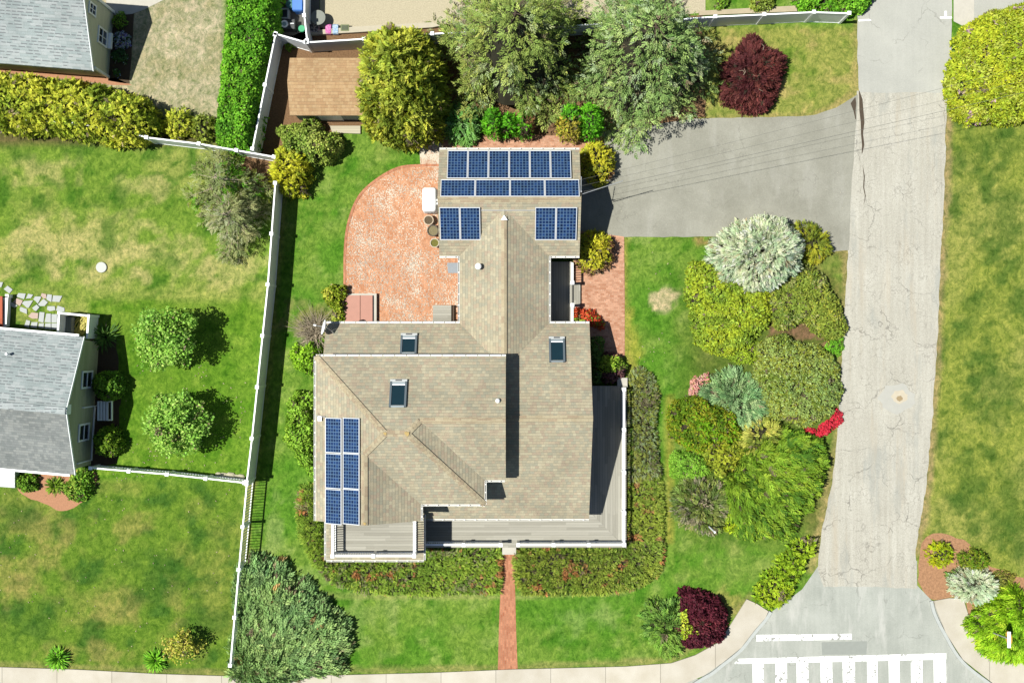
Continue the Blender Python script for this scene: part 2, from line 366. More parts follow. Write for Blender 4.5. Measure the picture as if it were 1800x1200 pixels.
def leafy_tree(name, label, px, py, h, R, pal, z0=.9, clusters=70, per=110, leaf=(.17, .1), group=None, k=.62, cr=.42):
    bx, by, _ = P(px, py); root = thing(name, label, 'tree', (bx, by, 0), group)
    MB().tube([(bx, by, 0), (bx+.03, by, h*.3), (bx, by+.03, h*.62)], [.13, .1, .05], 8).build('trunk', BARK, root, True)
    zc = z0+(h-z0)*.42; cl = []
    while len(cl) < clusters:
        v = RNG.normal(0, 1, 3); v /= np.linalg.norm(v)
        if v[2] < -.45: continue
        rr = RNG.uniform(.55, 1.0) if len(cl) > clusters*.25 else RNG.uniform(.2, .6)
        cl.append(np.array([bx+v[0]*R*rr, by+v[1]*R*rr, zc+v[2]*(h-zc)*rr if v[2] > 0 else zc+v[2]*(zc-z0)*rr]))
    lm = MB()
    for c in cl[::2]: lm.tube([(bx, by, h*.28), (bx*.5+c[0]*.5, by*.5+c[1]*.5, h*.2+c[2]*.45), tuple(c)], [.05, .03, .008], 4, False)
    lm.build('limbs', BARK, root)
    pos = []; nr = []
    for c in cl:
        r = cr*RNG.uniform(.7, 1.35); v = RNG.normal(0, 1, (per, 3)); v /= np.linalg.norm(v, axis=1, keepdims=True)
        pos.append(c+v*r*(RNG.random((per, 1))**.4)*np.array([1, 1, .75])); nr.append(v)
    pos = np.concatenate(pos); nr = np.concatenate(nr); rnd = RNG.normal(0, 1, pos.shape); s = RNG.uniform(.7, 1.3, len(pos))
    SEED[0] += 7
    cards('crown', pos, nr*.4+rnd*.7, nr+np.array([0, 0, .7])+rnd[:, [1, 2, 0]]*.4, leaf[0]*s, leaf[1]*s, palette(pos, pal, (), SEED[0], .25, k), root); return root
def spiky(name, label, cat, px, py, r, h, pal, n=90, w=.06, group=None, k=.62):
    bx, by, _ = P(px, py); root = thing(name, label, cat, (bx, by, 0), group)
    a = RNG.uniform(0, 6.28, n); e = RNG.uniform(.25, 1.35, n); L = RNG.uniform(.6, 1, n)*math.hypot(r, h)*.95
    ax = np.stack([np.cos(a)*np.cos(e), np.sin(a)*np.cos(e), np.sin(e)], 1)
    pos = np.stack([bx+np.cos(a)*.05, by+np.sin(a)*.05, np.full(n, .02)], 1); nn = np.cross(ax, np.stack([-np.sin(a), np.cos(a), 0*a], 1))
    m1 = pos+ax*L[:, None]*.45
    P2 = np.concatenate([pos, m1]); A2 = np.concatenate([ax, ax-np.array([0, 0, .55])]); N2 = np.concatenate([nn, nn]); SEED[0] += 7
    LL = np.concatenate([L*.6, L*.55]); cards('foliage', P2, A2, N2, LL, w, palette(P2, pal, (), SEED[0], .25, k), root)
    MB().lathe((bx, by, 0), [(.09, 0), (.11, .08), (.05, .16)], 8).build('crown_base', TWIG, root); return root

# ================================================================== SETTING
def struct(o, kind='structure'): o['kind'] = kind; return o
# ---- ground: one sheet, colour by real grass / dry grass / soil patches
def ground():
    xs = np.concatenate([[-400, -120, -60, -40], np.arange(-31, 31.01, .2), [40, 60, 120, 400]])
    ys = np.concatenate([[-400, -120, -60, -30], np.arange(-21.4, 21.41, .2), [30, 60, 120, 400]])
    X, Y = np.meshgrid(xs, ys); px = 900+X*F/H; py = 600-Y*F/H
    g = lambda c: lin(c)*.5
    n1 = fbm(X*.42, Y*.42, 5, 3); n2 = fbm(X*1.4+9, Y*1.4, 4, 12); n3 = fbm(X*1.15, Y*1.15, 4, 25)
    col = np.zeros(X.shape+(3,))
    def blend(m, c): 
        nonlocal col
        m = np.clip(m, 0, 1)[..., None]; col = col*(1-m)+g(c)*m
    col[:] = g((122, 158, 60))
    blend((n1-.42)*5, (100, 150, 46)); blend((n2-.55)*3.5, (148, 174, 86)); blend((n3-.56)*5, (84, 138, 36))
    box = lambda a, b, c, d, s=14: np.clip((px-a)/s, 0, 1)*np.clip((b-px)/s, 0, 1)*np.clip((py-c)/s, 0, 1)*np.clip((d-py)/s, 0, 1)
    sp = lambda x, y, rx, ry, p=1.6: np.clip(p*(1-np.hypot((px-x)/rx, (py-y)/ry)+(n2-.5)*2.6), 0, 1)
    # neighbour's lawn, upper
    L1 = box(-4000, 478, 225, 590)
    blend(L1*.8, (126, 158, 58)); blend(L1*np.clip((n1-.48)*5, 0, 1)*.6, (178, 180, 100)); blend(L1*np.clip((n3-.55)*6, 0, 1)*.85, (74, 122, 34))
    for x, y, rx, ry in ((150, 425, 120, 55), (70, 300, 60, 30), (90, 425, 60, 60), (175, 480, 80, 35), (300, 455, 90, 40), (250, 330, 50, 30), (400, 470, 60, 35), (30, 440, 40, 40)): blend(sp(x, y, rx, ry)*.6, (194, 188, 120))
    for x, y, rx, ry in ((60, 460, 25, 30), (190, 410, 16, 30), (150, 250, 80, 22), (290, 460, 30, 25), (30, 260, 40, 25), (200, 345, 40, 25), (70, 355, 30, 20)): blend(sp(x, y, rx, ry)*.75, (72, 120, 32))
    L2 = box(150, 468, 520, 850); blend(L2*.75, (108, 150, 40)); blend(L2*np.clip((n2-.56)*6, 0, 1)*.6, (138, 170, 60)); blend(L2*np.clip((n3-.56)*6, 0, 1)*.7, (84, 134, 30))
    # neighbour's lawn, lower
    L3 = box(-4000, 432, 838, 1195); blend(L3*.85, (110, 144, 46)); blend(L3*np.clip((n1-.52)*6, 0, 1)*.4, (164, 160, 86)); blend(L3*np.clip((n3-.54)*6, 0, 1)*.8, (64, 108, 38))
    for x, y, rx, ry in ((40, 1000, 70, 60), (200, 1075, 55, 40), (80, 930, 90, 40), (170, 1145, 90, 28), (310, 1065, 25, 50), (235, 925, 50, 25), (30, 1040, 35, 30)): blend(sp(x, y, rx, ry)*.42, (178, 162, 96))
    for x, y, rx, ry in ((60, 1085, 80, 40), (30, 905, 40, 25), (290, 1010, 60, 60), (145, 1010, 30, 20), (360, 1090, 50, 40)): blend(sp(x, y, rx, ry)*.6, (60, 104, 36))
    # dry yard behind the top left house
    T = np.clip((box(-4000, 400, -4000, 212)), 0, 1); blend(T, (186, 180, 144)); blend(T*np.clip((n3-.5)*6, 0, 1)*.6, (168, 164, 118)); blend(T*np.clip((n2-.55)*6, 0, 1)*.6, (216, 206, 172))
    blend(box(-60, 480, 205, 262)*.8, (110, 92, 66))
    # strip right of the road, north-east lawn
    R1 = box(1600, 4000, 190, 1130); blend(R1*.85, (150, 160, 70)); blend(R1*np.clip((n1-.47)*5, 0, 1)*.55, (168, 170, 92)); blend(R1*np.clip((n3-.5)*6, 0, 1)*.8, (82, 116, 44))
    for x, y, rx, ry in ((1740, 255, 70, 40), (1770, 390, 50, 70), (1700, 560, 35, 40), (1750, 690, 50, 60), (1780, 900, 60, 70), (1700, 850, 40, 60)): blend(sp(x, y, rx, ry)*.6, (78, 114, 42))
    R2 = box(1180, 1512, 40, 215); blend(R2*.9, (158, 164, 82)); blend(R2*np.clip((n2-.52)*6, 0, 1)*.7, (196, 178, 112)); blend(R2*np.clip((n3-.55)*6, 0, 1)*.8, (104, 142, 44))
    # main yard details
    blend(sp(1163, 525, 26, 22, 3)*.95, (206, 192, 148)); blend(box(1166, 1188, 690, 960, 8)*.65, (178, 166, 76)); blend(sp(1250, 430, 40, 30)*.8, (170, 142, 92))
    blend(sp(545, 560, 50, 40)*.7, (150, 140, 92)); blend(sp(480, 940, 26, 90)*.5, (158, 178, 106)); blend(sp(540, 1010, 60, 26)*.45, (160, 186, 104)); blend(sp(640, 1090, 60, 50)*.35, (160, 178, 104))
    blend(sp(1020, 1090, 60, 40)*.4, (150, 176, 100)); blend(sp(1300, 1000, 90, 40)*.45, (152, 170, 84)); blend(sp(1440, 900, 26, 90)*.6, (160, 166, 90)); blend(sp(1290, 1060, 45, 26)*.6, (176, 164, 92))
    blend(box(1375, 1500, 400, 620)*np.clip(n2*1.6-.2, 0, 1)*.8, (158, 132, 88)); blend(sp(1420, 580, 60, 40, 3), (172, 134, 108)); blend(sp(700, 250, 60, 26)*.5, (142, 158, 74))
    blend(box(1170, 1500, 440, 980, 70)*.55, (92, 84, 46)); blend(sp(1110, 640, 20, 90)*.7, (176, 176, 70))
    def line(pts, w, c, k):
        d = np.full(px.shape, 1e9)
        for (x1, y1), (x2, y2) in zip(pts[:-1], pts[1:]):
            q = np.clip(((px-x1)*(x2-x1)+(py-y1)*(y2-y1))/((x2-x1)**2+(y2-y1)**2), 0, 1); d = np.minimum(d, np.hypot(px-x1-q*(x2-x1), py-y1-q*(y2-y1)))
        blend(np.clip((w-d)/w*1.6+(n2-.5)*1.6, 0, 1)*k*(d < w*1.6), c)
    line([(1668, 210), (1655, 420), (1648, 590), (1630, 850), (1612, 970)], 13, (178, 156, 112), .75); line([(1490, 446), (1480, 650), (1468, 800), (1450, 900), (1425, 1000)], 12, (176, 160, 106), .7)
    line([(1055, 210), (1200, 210), (1430, 205), (1508, 160), (1508, 40)], 9, (180, 160, 104), .6); line([(0, 1168), (410, 1183), (900, 1172), (1180, 1160), (1280, 1085), (1320, 1045)], 8, (168, 158, 100), .55)
    line([(440, 850), (412, 1168)], 10, (182, 168, 96), .6); line([(500, 330), (468, 700), (445, 850)], 8, (176, 160, 96), .4); line([(1099, 420), (1100, 620), (1120, 650)], 7, (176, 166, 84), .6); line([(560, 1046), (900, 1048), (1100, 1040), (1165, 1000)], 7, (176, 176, 110), .5)
    nx, ny = len(xs), len(ys); v = np.stack([X, Y, np.zeros_like(X)], -1).reshape(-1, 3)
    i = np.arange((ny-1)*(nx-1)); r = i//(nx-1)*nx+i % (nx-1); f = np.stack([r, r+1, r+nx+1, r+nx], 1)
    me = bpy.data.meshes.new('ground'); me.from_pydata(v.tolist(), [], f.tolist())
    at = me.attributes.new('Col', 'FLOAT_COLOR', 'POINT'); c4 = np.ones((nx*ny, 4)); c4[:, :3] = col.reshape(-1, 3)
    at.data.foreach_set('color', c4.astype(np.float32).ravel())
    t = NT('lawn'); a = t.n('Attribute', attribute_name='Col'); g = t.geo()
    wv = t.n('VectorMath', {0: g, 1: t.n('VectorMath', {0: t.n('TexNoise', {'Vector': g, 'Scale': 1.6, 'Detail': 3.}, 1), 'Scale': .7}, operation='SCALE')}, operation='ADD')
    f1 = t.noise(t.map(wv, scale=(1, .5, 1)), 8, 4, .75); f2 = t.noise(g, 30, 3, .7); f3 = t.noise(wv, 2.6, 6, .75)
    c = t.mix(1., a, t.ramp(f1, [(.28, (.5, .58, .48)), (.5, (1, 1, 1)), (.72, (1.5, 1.36, 1.35))]), 'MULTIPLY')
    c = t.mix(1., c, t.ramp(f2, [(.3, .62), (.5, 1.), (.72, 1.4)]), 'MULTIPLY'); c = t.mix(1., c, t.ramp(f3, [(.32, (.48, .62, .42)), (.5, (.98, .98, .96)), (.68, (1.45, 1.28, 1.4))]), 'MULTIPLY')
    t.bump(t.math('ADD', f2, f1), .55, .05); m = t.done(c, .95, .08)
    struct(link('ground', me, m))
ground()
def sheet(name, pts, mat, z=.004, kind='structure', smooth_edge=0, seed=1):
    p = [(PX(x), PY(y)) for x, y in pts]
    if abs(p[0][0]-p[-1][0])+abs(p[0][1]-p[-1][1]) < 1e-6: p = p[:-1]
    if smooth_edge:                                    # ragged natural edge
        q = []
        for i in range(len(p)):
            a = np.array(p[i]); b = np.array(p[(i+1) % len(p)]); n = max(1, int(np.hypot(*(b-a))/.25))
            for k in range(n):
                c = a+(b-a)*k/n; o = (vnoise(np.array([c[0]*3.]), np.array([c[1]*3.]), seed)[0]-.5)*2*smooth_edge; d = (b-a)/np.hypot(*(b-a))
                q.append((c[0]-d[1]*o, c[1]+d[0]*o))
        p = q
    ar = sum(p[i][0]*p[(i+1) % len(p)][1]-p[(i+1) % len(p)][0]*p[i][1] for i in range(len(p)))
    if ar < 0: p = p[::-1]
    return struct(MB().poly([(x, y, z) for x, y in p]).build(name, mat), kind)
# ---- asphalt
def asphalt(name, c1, c2, grain=.25, cracks=.5, streak=.3, crackw=.02, fine=0., white=0.):
    t = NT(name); g = t.geo(); a = t.noise(g, .45, 5, .65); b = t.noise(g, 60, 3, .7); s = t.noise(t.map(g, scale=(2.6, .13, 1)), 1.5, 5, .65)
    c = t.ramp(t.math('ADD', t.math('MULTIPLY', a, 1-streak), t.math('MULTIPLY', s, streak)), [(.3, c1), (.68, c2)])
    c = t.mix(1., c, t.ramp(b, [(.25, 1-grain), (.75, 1+grain)]), 'MULTIPLY')
    b2 = t.noise(g, 14, 3, .7); c = t.mix(1., c, t.ramp(b2, [(.3, 1-grain*.45), (.7, 1+grain*.4)]), 'MULTIPLY')
    d = t.n('VectorMath', {0: g, 1: t.n('VectorMath', {0: t.n('TexNoise', {'Vector': g, 'Scale': 1.6, 'Detail': 4.}, 1), 'Scale': .9}, operation='SCALE')}, operation='ADD')
    v = t.n('TexVoronoi', {'Vector': d, 'Scale': .42}, 0, feature='DISTANCE_TO_EDGE')
    m = t.math('MULTIPLY', t.math('LESS_THAN', v, crackw*.42), t.ramp(t.noise(g, .6, 3), [(.45, 0.), (.6, cracks)]))
    c = t.mix(m, c, (.07, .065, .055))
    if fine:
        v2 = t.n('TexVoronoi', {'Vector': d, 'Scale': 2.6}, 0, feature='DISTANCE_TO_EDGE'); m2 = t.math('MULTIPLY', t.math('LESS_THAN', v2, .035), t.ramp(t.noise(g, .9, 3), [(.42, 0.), (.62, fine)])); c = t.mix(m2, c, (.1, .09, .075))
        pt = t.ramp(t.noise(t.map(g, scale=(1, .22, 1), loc=(3, 1, 0)), .9, 4), [(.56, 0.), (.66, .55)]); c = t.mix(pt, c, C(176, 178, 170))
        ed = t.ramp(t.noise(t.map(g, scale=(2., .16, 1), loc=(9, 4, 0)), .8, 5), [(.55, 0.), (.7, .4)]); c = t.mix(ed, c, C(206, 190, 164))
    if white:
        sw = t.ramp(t.noise(t.map(g, rot=(0, 0, -.5), scale=(1.6, .4, 1)), .8, 5, .6), [(.54, 0.), (.66, white)]); c = t.mix(sw, c, C(224, 222, 214))
    t.bump(b, .35, .01); return t.done(c, .9, .2)
ROAD = asphalt('worn_asphalt', C(190, 185, 170, .5), C(222, 218, 204, .5), .3, .55, .55, fine=.35)
ROAD2 = asphalt('grey_asphalt', C(190, 190, 181, .5), C(210, 209, 199, .5), .14, .3, .3)
DRIVE = asphalt('drive_asphalt', C(158, 156, 142, .5), C(184, 182, 168, .5), .2, .2, .1, white=.12)
APRON = asphalt('new_asphalt', C(172, 176, 166, .5), C(206, 208, 198, .5), .14, .25, .3, white=.6)
STREET = asphalt('street_asphalt', C(176, 179, 170, .5), C(202, 204, 194, .5), .14, .3, .1)
sheet('street', [(-2600, 1228), (1230, 1192), (1300, 1130), (1640, 1130), (1745, 1200), (4000, 1240), (4000, 1600), (-2600, 1600)], STREET, .004)
sheet('road_apron', [(1441, 990), (1410, 1035), (1352, 1078), (1318, 1125), (1285, 1160), (1230, 1210), (1750, 1215), (1694, 1162), (1662, 1114), (1643, 1062), (1638, 1055), (1612, 1028), (1612, 985)], APRON, .008)
sheet('road', [(1507, 160), (1500, 240), (1493, 330), (1490, 446), (1482, 600), (1474, 740), (1462, 850), (1445, 930), (1437, 1000), (1448, 1030), (1540, 1031), (1612, 1034), (1610, 965), (1628, 850), (1640, 720), (1648, 590), (1655, 420), (1661, 300), (1664, 160)], ROAD, .012, smooth_edge=.05)
sheet('upper_road', [(1507, -700), (1507, 100), (1510, 163), (1666, 163), (1672, 100), (1680, -700)], ROAD2, .016, smooth_edge=.03)
sheet('driveway', [(1008, 330), (1016, 240), (1060, 232), (1150, 220), (1215, 209), (1320, 207), (1425, 204), (1470, 190), (1508, 166), (1503, 240), (1496, 330), (1492, 440), (1458, 443), (1440, 425), (1415, 414), (1300, 416), (1100, 417), (1010, 420)], DRIVE, .020, smooth_edge=.03)
sheet('side_road', [(1712, -700), (1712, 40), (1760, 30), (1900, 20), (1900, -700)], ROAD2, .008)
CONC = plain('concrete_band', C(220, 214, 200), .9, .14, 3, bump=.3)
sheet('concrete_strip', [(1676, -300), (1676, 38), (1700, 50), (1712, 38), (1712, -300)], CONC, .020)
crack = plain('tar_crack', C(92, 80, 66), .9, .2, 9)
mc = MB()
def crackline(pts, w):
    L = []; R_ = []
    for i, (x, y) in enumerate(pts):
        ww = w*RNG.uniform(.5, 1.5) if 0 < i < len(pts)-1 else w*.2
        L.append((PX(x-ww), PY(y), .024)); R_.append((PX(x+ww), PY(y), .024))
    for i in range(len(pts)-1): mc.poly([L[i+1], R_[i+1], R_[i], L[i]])
crackline([(1510, 160), (1513, 175), (1514, 195), (1516, 215), (1515, 235), (1517, 255), (1515, 270)], 2.6)
crackline([(1503, 172), (1500, 182), (1502, 196), (1504, 210)], 3.6)
crackline([(1516, 290), (1519, 310), (1518, 330), (1521, 345), (1518, 360)], .7)
mc.build('asphalt_cracks', crack)['kind'] = 'structure'
slab_ = lambda nm, cx, cy, rx, ry, z, mt: struct(MB().poly([(PX(cx)+rx*math.cos(k*.3142)*(1+.15*math.sin(k*2.1)), PY(cy)+ry*math.sin(k*.3142)*(1+.12*math.cos(k*1.7)), z) for k in range(20)]).build(nm, mt))
slab_('road_patch', 1576, 700, .95, .8, .018, plain('grey_patch', C(205, 203, 193), .9, .08, 3)); slab_('road_patch', 1581, 697, .42, .36, .022, plain('pale_patch', C(222, 210, 186), .9, .1, 5)); slab_('road_patch', 1581, 700, .17, .15, .026, plain('tan_patch', C(180, 158, 122), .9, .2, 8))
sheet('road_patch', [(1444, 1128), (1524, 1126), (1523, 1149), (1445, 1150)], plain('dark_patch', C(170, 174, 166), .9, .08, 4), .012)
# paint
def paint(name, wear):
    t = NT(name); g = t.geo(); n = t.noise(g, 5, 6, .75); n2 = t.noise(g, 1.1, 2)
    k = t.ramp(t.math('ADD', n, t.math('MULTIPLY', n2, .35)), [(wear, 0.), (wear+.05, 1.)])
    return t.done(t.mix(k, (.22, .22, .2), (.78, .78, .76)), .7, .2)
PA1 = paint('road_paint', .58); PA2 = paint('worn_road_paint', .60)
tag(sheet('stop_line', [(1330, 1115), (1497, 1113), (1497, 1123), (1329, 1126)], PA2, .016, kind=None) if 0 else sheet('stop_line', [(1330, 1115), (1497, 1113), (1497, 1123), (1329, 1126)], PA1, .016))
cw = MB(); zc = .016
cwq = lambda a, b, c, d: cw.poly([(PX(x), PY(y), zc) for x, y in (d, c, b, a)])
cwq((1297, 1157), (1663, 1147), (1663, 1158), (1290, 1166))
for a, b in ((1322.7, 1342), (1362.7, 1383), (1400, 1420.5), (1442, 1462.5), (1481, 1502.5), (1524, 1542), (1562, 1581), (1601, 1621), (1641, 1662.5)):
    y0 = 1166+(a-1290)/373*(1158-1166)+.4
    cwq((a, y0), (b, y0-.3), (b+1, 1226), (a+1, 1226))
struct(cw.build('crosswalk_marking', PA1))
wm = MB(); zc = .024
wm.poly([(PX(x), PY(y), .024) for x, y in ((1509, 38), (1531, 37), (1531, 34), (1509, 35))]); wm.poly([(PX(x), PY(y), .028) for x, y in ((1652, 33), (1673, 33), (1673, 30), (1652, 30))]); wm.poly([(PX(x), PY(y), .024) for x, y in ((1660, 30), (1664, 30), (1664, 20), (1660, 20))])
struct(wm.build('road_marking', PA1))
# sidewalks with joints, kerbs
def walkmat(name, c1, c2, joint=3.0, ax=0, off=.3):
    t = NT(name); g = t.geo(); n = t.noise(g, .8, 5, .6); n2 = t.noise(g, 35, 3)
    u = t.sep(t.uv(), ax); fr = t.math('FRACT', t.math('ADD', t.math('DIVIDE', u, joint), off)); cell = t.wn(t.comb(t.math('FLOOR', t.math('ADD', t.math('DIVIDE', u, joint), off)), 1.))
    c = t.ramp(n, [(.3, c1), (.7, c2)]); c = t.mix(1., c, t.ramp(n2, [(.3, .92), (.7, 1.06)]), 'MULTIPLY'); c = t.mix(1., c, t.ramp(cell, [(0, .93), (1, 1.05)]), 'MULTIPLY')
    c = t.mix(t.math('MULTIPLY', t.math('LESS_THAN', fr, .012), .6), c, (.1, .09, .07)); t.bump(n2, .2, .01); return t.done(c, .9, .2)
WALK = walkmat('sidewalk_concrete', C(214, 204, 184), C(232, 224, 208))
GRAN = plain('granite_kerb', C(206, 210, 205), .8, .12, 6)
def slab(name, pts, mat, z0, z1, kind='structure'):
    return struct(MB().prism([(PX(x), PY(y)) for x, y in pts], z0, z1).build(name, mat), kind)
slab('sidewalk', [(-1500, 1160), (0, 1171), (130, 1175), (280, 1183), (410, 1187), (600, 1185), (760, 1181), (900, 1175), (1100, 1170), (1180, 1164), (1222, 1150), (1262, 1128), (1283, 1098), (1312, 1052), (1330, 1060), (1350, 1073), (1345, 1084), (1325, 1107), (1302, 1137), (1270, 1163), (1236, 1186), (1150, 1222), (-1500, 1250)], WALK, -.1, .09)
slab('sidewalk', [(1640, 1055), (1668, 1050), (1692, 1051), (1698, 1070), (1708, 1100), (1728, 1130), (1755, 1155), (1800, 1164), (2600, 1180), (2600, 1250), (1800, 1238), (1745, 1200), (1692, 1158), (1662, 1112), (1645, 1070)], WALK, -.1, .09)
def strip(name, c, w, mat, z0, z1, kind='structure'):
    p = [np.array((PX(x), PY(y))) for x, y in c]; A = []; B = []
    for i in range(len(p)):
        d = p[min(i+1, len(p)-1)]-p[max(i-1, 0)]; d /= np.hypot(*d); n = np.array((-d[1], d[0]))*w/2; A.append(tuple(p[i]+n)); B.append(tuple(p[i]-n))
    m = MB()
    for i in range(len(p)-1): m.prism([A[i], A[i+1], B[i+1], B[i]], z0, z1)
    return struct(m.build(name, mat), kind)
def arc(pts, n=5):
    out = []
    for i in range(len(pts)-1):
        p0 = np.array(pts[max(i-1, 0)], float); p1 = np.array(pts[i], float); p2 = np.array(pts[i+1], float); p3 = np.array(pts[min(i+2, len(pts)-1)], float)
        for k in range(n): t = k/n; out.append(tuple(.5*(2*p1+(p2-p0)*t+(2*p0-5*p1+4*p2-p3)*t*t+(3*p1-p0-3*p2+p3)*t**3)))
    return out+[pts[-1]]
strip('kerb', arc([(1354, 1074), (1346, 1087), (1326, 1111), (1302, 1141), (1270, 1167), (1237, 1190), (1150, 1226), (900, 1238), (-1500, 1256)]), .17, GRAN, -.1, .12)
strip('kerb', arc([(1636, 1055), (1642, 1078), (1660, 1114), (1690, 1161), (1744, 1204), (1800, 1242), (2600, 1256)]), .17, GRAN, -.1, .12)
# ---- brick, mulch, gravel
BR = brick('patio_brick', C(210, 140, 98), C(220, 160, 122), C(202, 168, 138), flake=.31, rot=math.pi/2)
BRW = brick('walk_brick', C(198, 138, 106), C(216, 164, 134), C(190, 160, 136), flake=.08)
BRC = brick('path_brick', C(190, 120, 88), C(208, 142, 108), C(180, 146, 120), rot=math.pi/2)
MULCH = plain('mulch', C(146, 114, 84), .98, .6, 12, .1, bump=.8)
MULCH2 = plain('pale_mulch', C(206, 152, 118), .98, .22, 10, .1, bump=.6)
GRAV = plain('gravel', C(214, 202, 172), .95, .42, 16, .1, bump=.6)
sheet('gravel_yard', [(560, -600), (563, 55), (620, 52), (760, 46), (900, 60), (1080, 40), (1240, 22), (1240, -600)], GRAV, .006)
sheet('neighbour_paving', [(470, -600), (492, 75), (545, 70), (562, 30), (560, -600)], plain('paving', C(120, 118, 112), .9, .2, 5), .006)
sheet('mulch_bed', [(486, 70), (540, 52), (660, 50), (860, 40), (1060, 32), (1235, 28), (1240, 205), (1060, 245), (755, 246), (700, 215), (640, 218), (600, 235), (520, 240), (500, 330), (440, 330), (425, 295), (440, 230)], MULCH, .006, smooth_edge=.12)
sheet('brick_apron', [(744, 252), (800, 244), (940, 238), (1062, 240), (1062, 262), (1008, 275), (1008, 340), (760, 340), (740, 292)], BRW, .024)
sheet('patio', arc([(806, 292), (740, 292), (700, 297), (662, 318), (632, 347), (615, 388), (608, 432), (607, 500)])+[(607, 580), (830, 580), (830, 440), (806, 430)], BR, .028)
sheet('petal_patch', [(737, 250), (776, 250), (776, 296), (739, 293)], brick('petal_brick', C(206, 150, 118), C(226, 196, 170), C(186, 160, 130), flake=.55, rot=math.pi/2), .032)
strip('brick_edging', arc([(806, 291), (740, 291), (699, 296), (661, 317), (631, 346), (614, 387), (607, 432), (606, 500), (606, 518)]), .14, BRC, -.05, .05)
sheet('brick_walk', [(1008, 404), (1097, 416), (1098, 520), (1098, 625), (1075, 660), (1035, 660), (1008, 560)], BRW, .024)
sheet('garden_path', [(884, 960), (905, 960), (905, 1010), (907, 1100), (910, 1177), (875, 1178), (877, 1100), (880, 1030)], BRC, .012)
sheet('mulch_bed', arc([(28, 838), (33, 862), (50, 874), (78, 884), (105, 897), (135, 889), (160, 868), (172, 845), (160, 825), (110, 830)]), MULCH2, .006, smooth_edge=.04)
sheet('mulch_bed', [(-5, 95), (0, 128), (120, 140), (200, 150), (232, 150), (205, 138), (100, 128)], MULCH2, .008)
sheet('mulch_bed', arc([(1618, 960), (1640, 936), (1680, 944), (1705, 955), (1722, 985), (1780, 1010), (1810, 1030), (1800, 1160), (1755, 1150), (1712, 1100), (1692, 1050), (1640, 1054), (1615, 1020), (1618, 960)]), plain('bark_mulch', C(192, 146, 110), .98, .6, 9, .1, bump=.7), .006, smooth_edge=.08)
sheet('front_walk', [(178, -60), (190, 26), (208, 27), (232, 25), (252, 18), (288, 0), (360, -60)], CONC, .010)
sheet('soil_bed', [(192, 20), (236, 20), (228, 148), (190, 142)], plain('dark_soil', C(96, 80, 62), .98, .3, 10, bump=.6), .008, smooth_edge=.05)
sheet('soil_bed', [(160, 590), (205, 596), (212, 700), (205, 812), (160, 822)], bpy.data.materials['dark_soil'], .008, smooth_edge=.08)

# ================================================================== FENCES
def solid_panel(m, a, b, h, th=.045): m.bar((a[0], a[1], h*.5), (b[0], b[1], h*.5), th, h-.06)
def fence(name, label, pts, h, style='solid', step=2.4, post=.13, group=None, mat=WHITE2, ext=0):
    p = [np.array((PX(x), PY(y))) for x, y in pts]; c = sum(p)/len(p)
    root = thing(name, label, 'fence', (float(c[0]), float(c[1]), 0), group)
    for i in range(len(p)-1):
        a, b = p[i], p[i+1]; L = np.hypot(*(b-a)); n = max(1, round(L/step)); d = (b-a)/L
        for k in range(n):
            s = a+(b-a)*k/n+d*post*.5; e = a+(b-a)*(k+1)/n-d*post*.5; m = MB()
            if style == 'solid': solid_panel(m, s, e, h)
            else:
                np_ = int(np.hypot(*(e-s))/.15)
                for q in range(np_):
                    u = s+(e-s)*(q+.5)/np_; m.bar((u[0], u[1], .06), (u[0], u[1], h-.02), .075, .03)
            pn = m.build('panel' if style == 'solid' else 'pickets', mat, root)
            r = MB(); r.bar((s[0], s[1], h), (e[0], e[1], h), .075, .05)
            if style != 'solid': MB().bar((s[0], s[1], .14), (e[0], e[1], .14), .05, .07).build('rail', WHITE, root)
            r.build('rail', WHITE, root)
            if style == 'solid': MB().bar((s[0], s[1], .05), (e[0], e[1], .05), .07, .1).build('rail', WHITE, root)
        for k in range(n+(1 if i == len(p)-2 else 0)):
            u = a+(b-a)*k/n; ang = math.atan2(d[1], d[0])
            po = MB().box((u[0], u[1], (h+.06)/2), (post, post, h+.06), ang).build('post', WHITE, root)
            MB().prism([(u[0]+x*math.cos(ang)-y*math.sin(ang), u[1]+x*math.sin(ang)+y*math.cos(ang)) for x, y in ((.095, .095), (-.095, .095), (-.095, -.095), (.095, -.095))], h+.06, h+.11).build('post_cap', WHITE, po)
    return root
def gp(pts, z): return [(900+(x-900)*(H-z)/H, 600+(y-600)*(H-z)/H) for x, y in pts]    # fence tops seen in the photo, brought to the ground
fence('fence', 'long white solid fence running down beside the main house lawn, its shadow on the grass', gp([(484, 322), (471, 500), (443, 770), (434, 846)], 1.8), 1.8)
fence('picket_fence', 'white picket fence with slatted shadow running down to the front sidewalk beside the big juniper', gp([(434, 850), (420, 1000), (405, 1168)], 1.5), 1.5, 'picket')
fence('picket_fence', 'white picket fence crossing the neighbour lawn from the grey roofed house to the long fence', gp([(160, 822), (294, 833), (430, 848)], 1.2), 1.2, 'picket')
fence('fence', 'white solid fence below the golden hedge with short shrubs behind it', gp([(-300, 180), (-40, 200), (215, 228), (258, 242), (350, 253), (482, 276)], 1.6), 1.6)
fence('fence', 'white solid fence between the bright green hedge and the tan roofed shed', gp([(484, 62), (466, 150), (444, 262)], 1.8), 1.8)
fence('fence', 'short white fence slanting behind the shed next to the trash corner', gp([(485, 60), (537, 75)], 1.8), 1.8)
fence('fence', 'white solid fence behind the shed running under the big conifers', gp([(540, 75), (640, 69), (760, 60), (900, 52), (1060, 42), (1180, 33)], 1.8), 1.8)
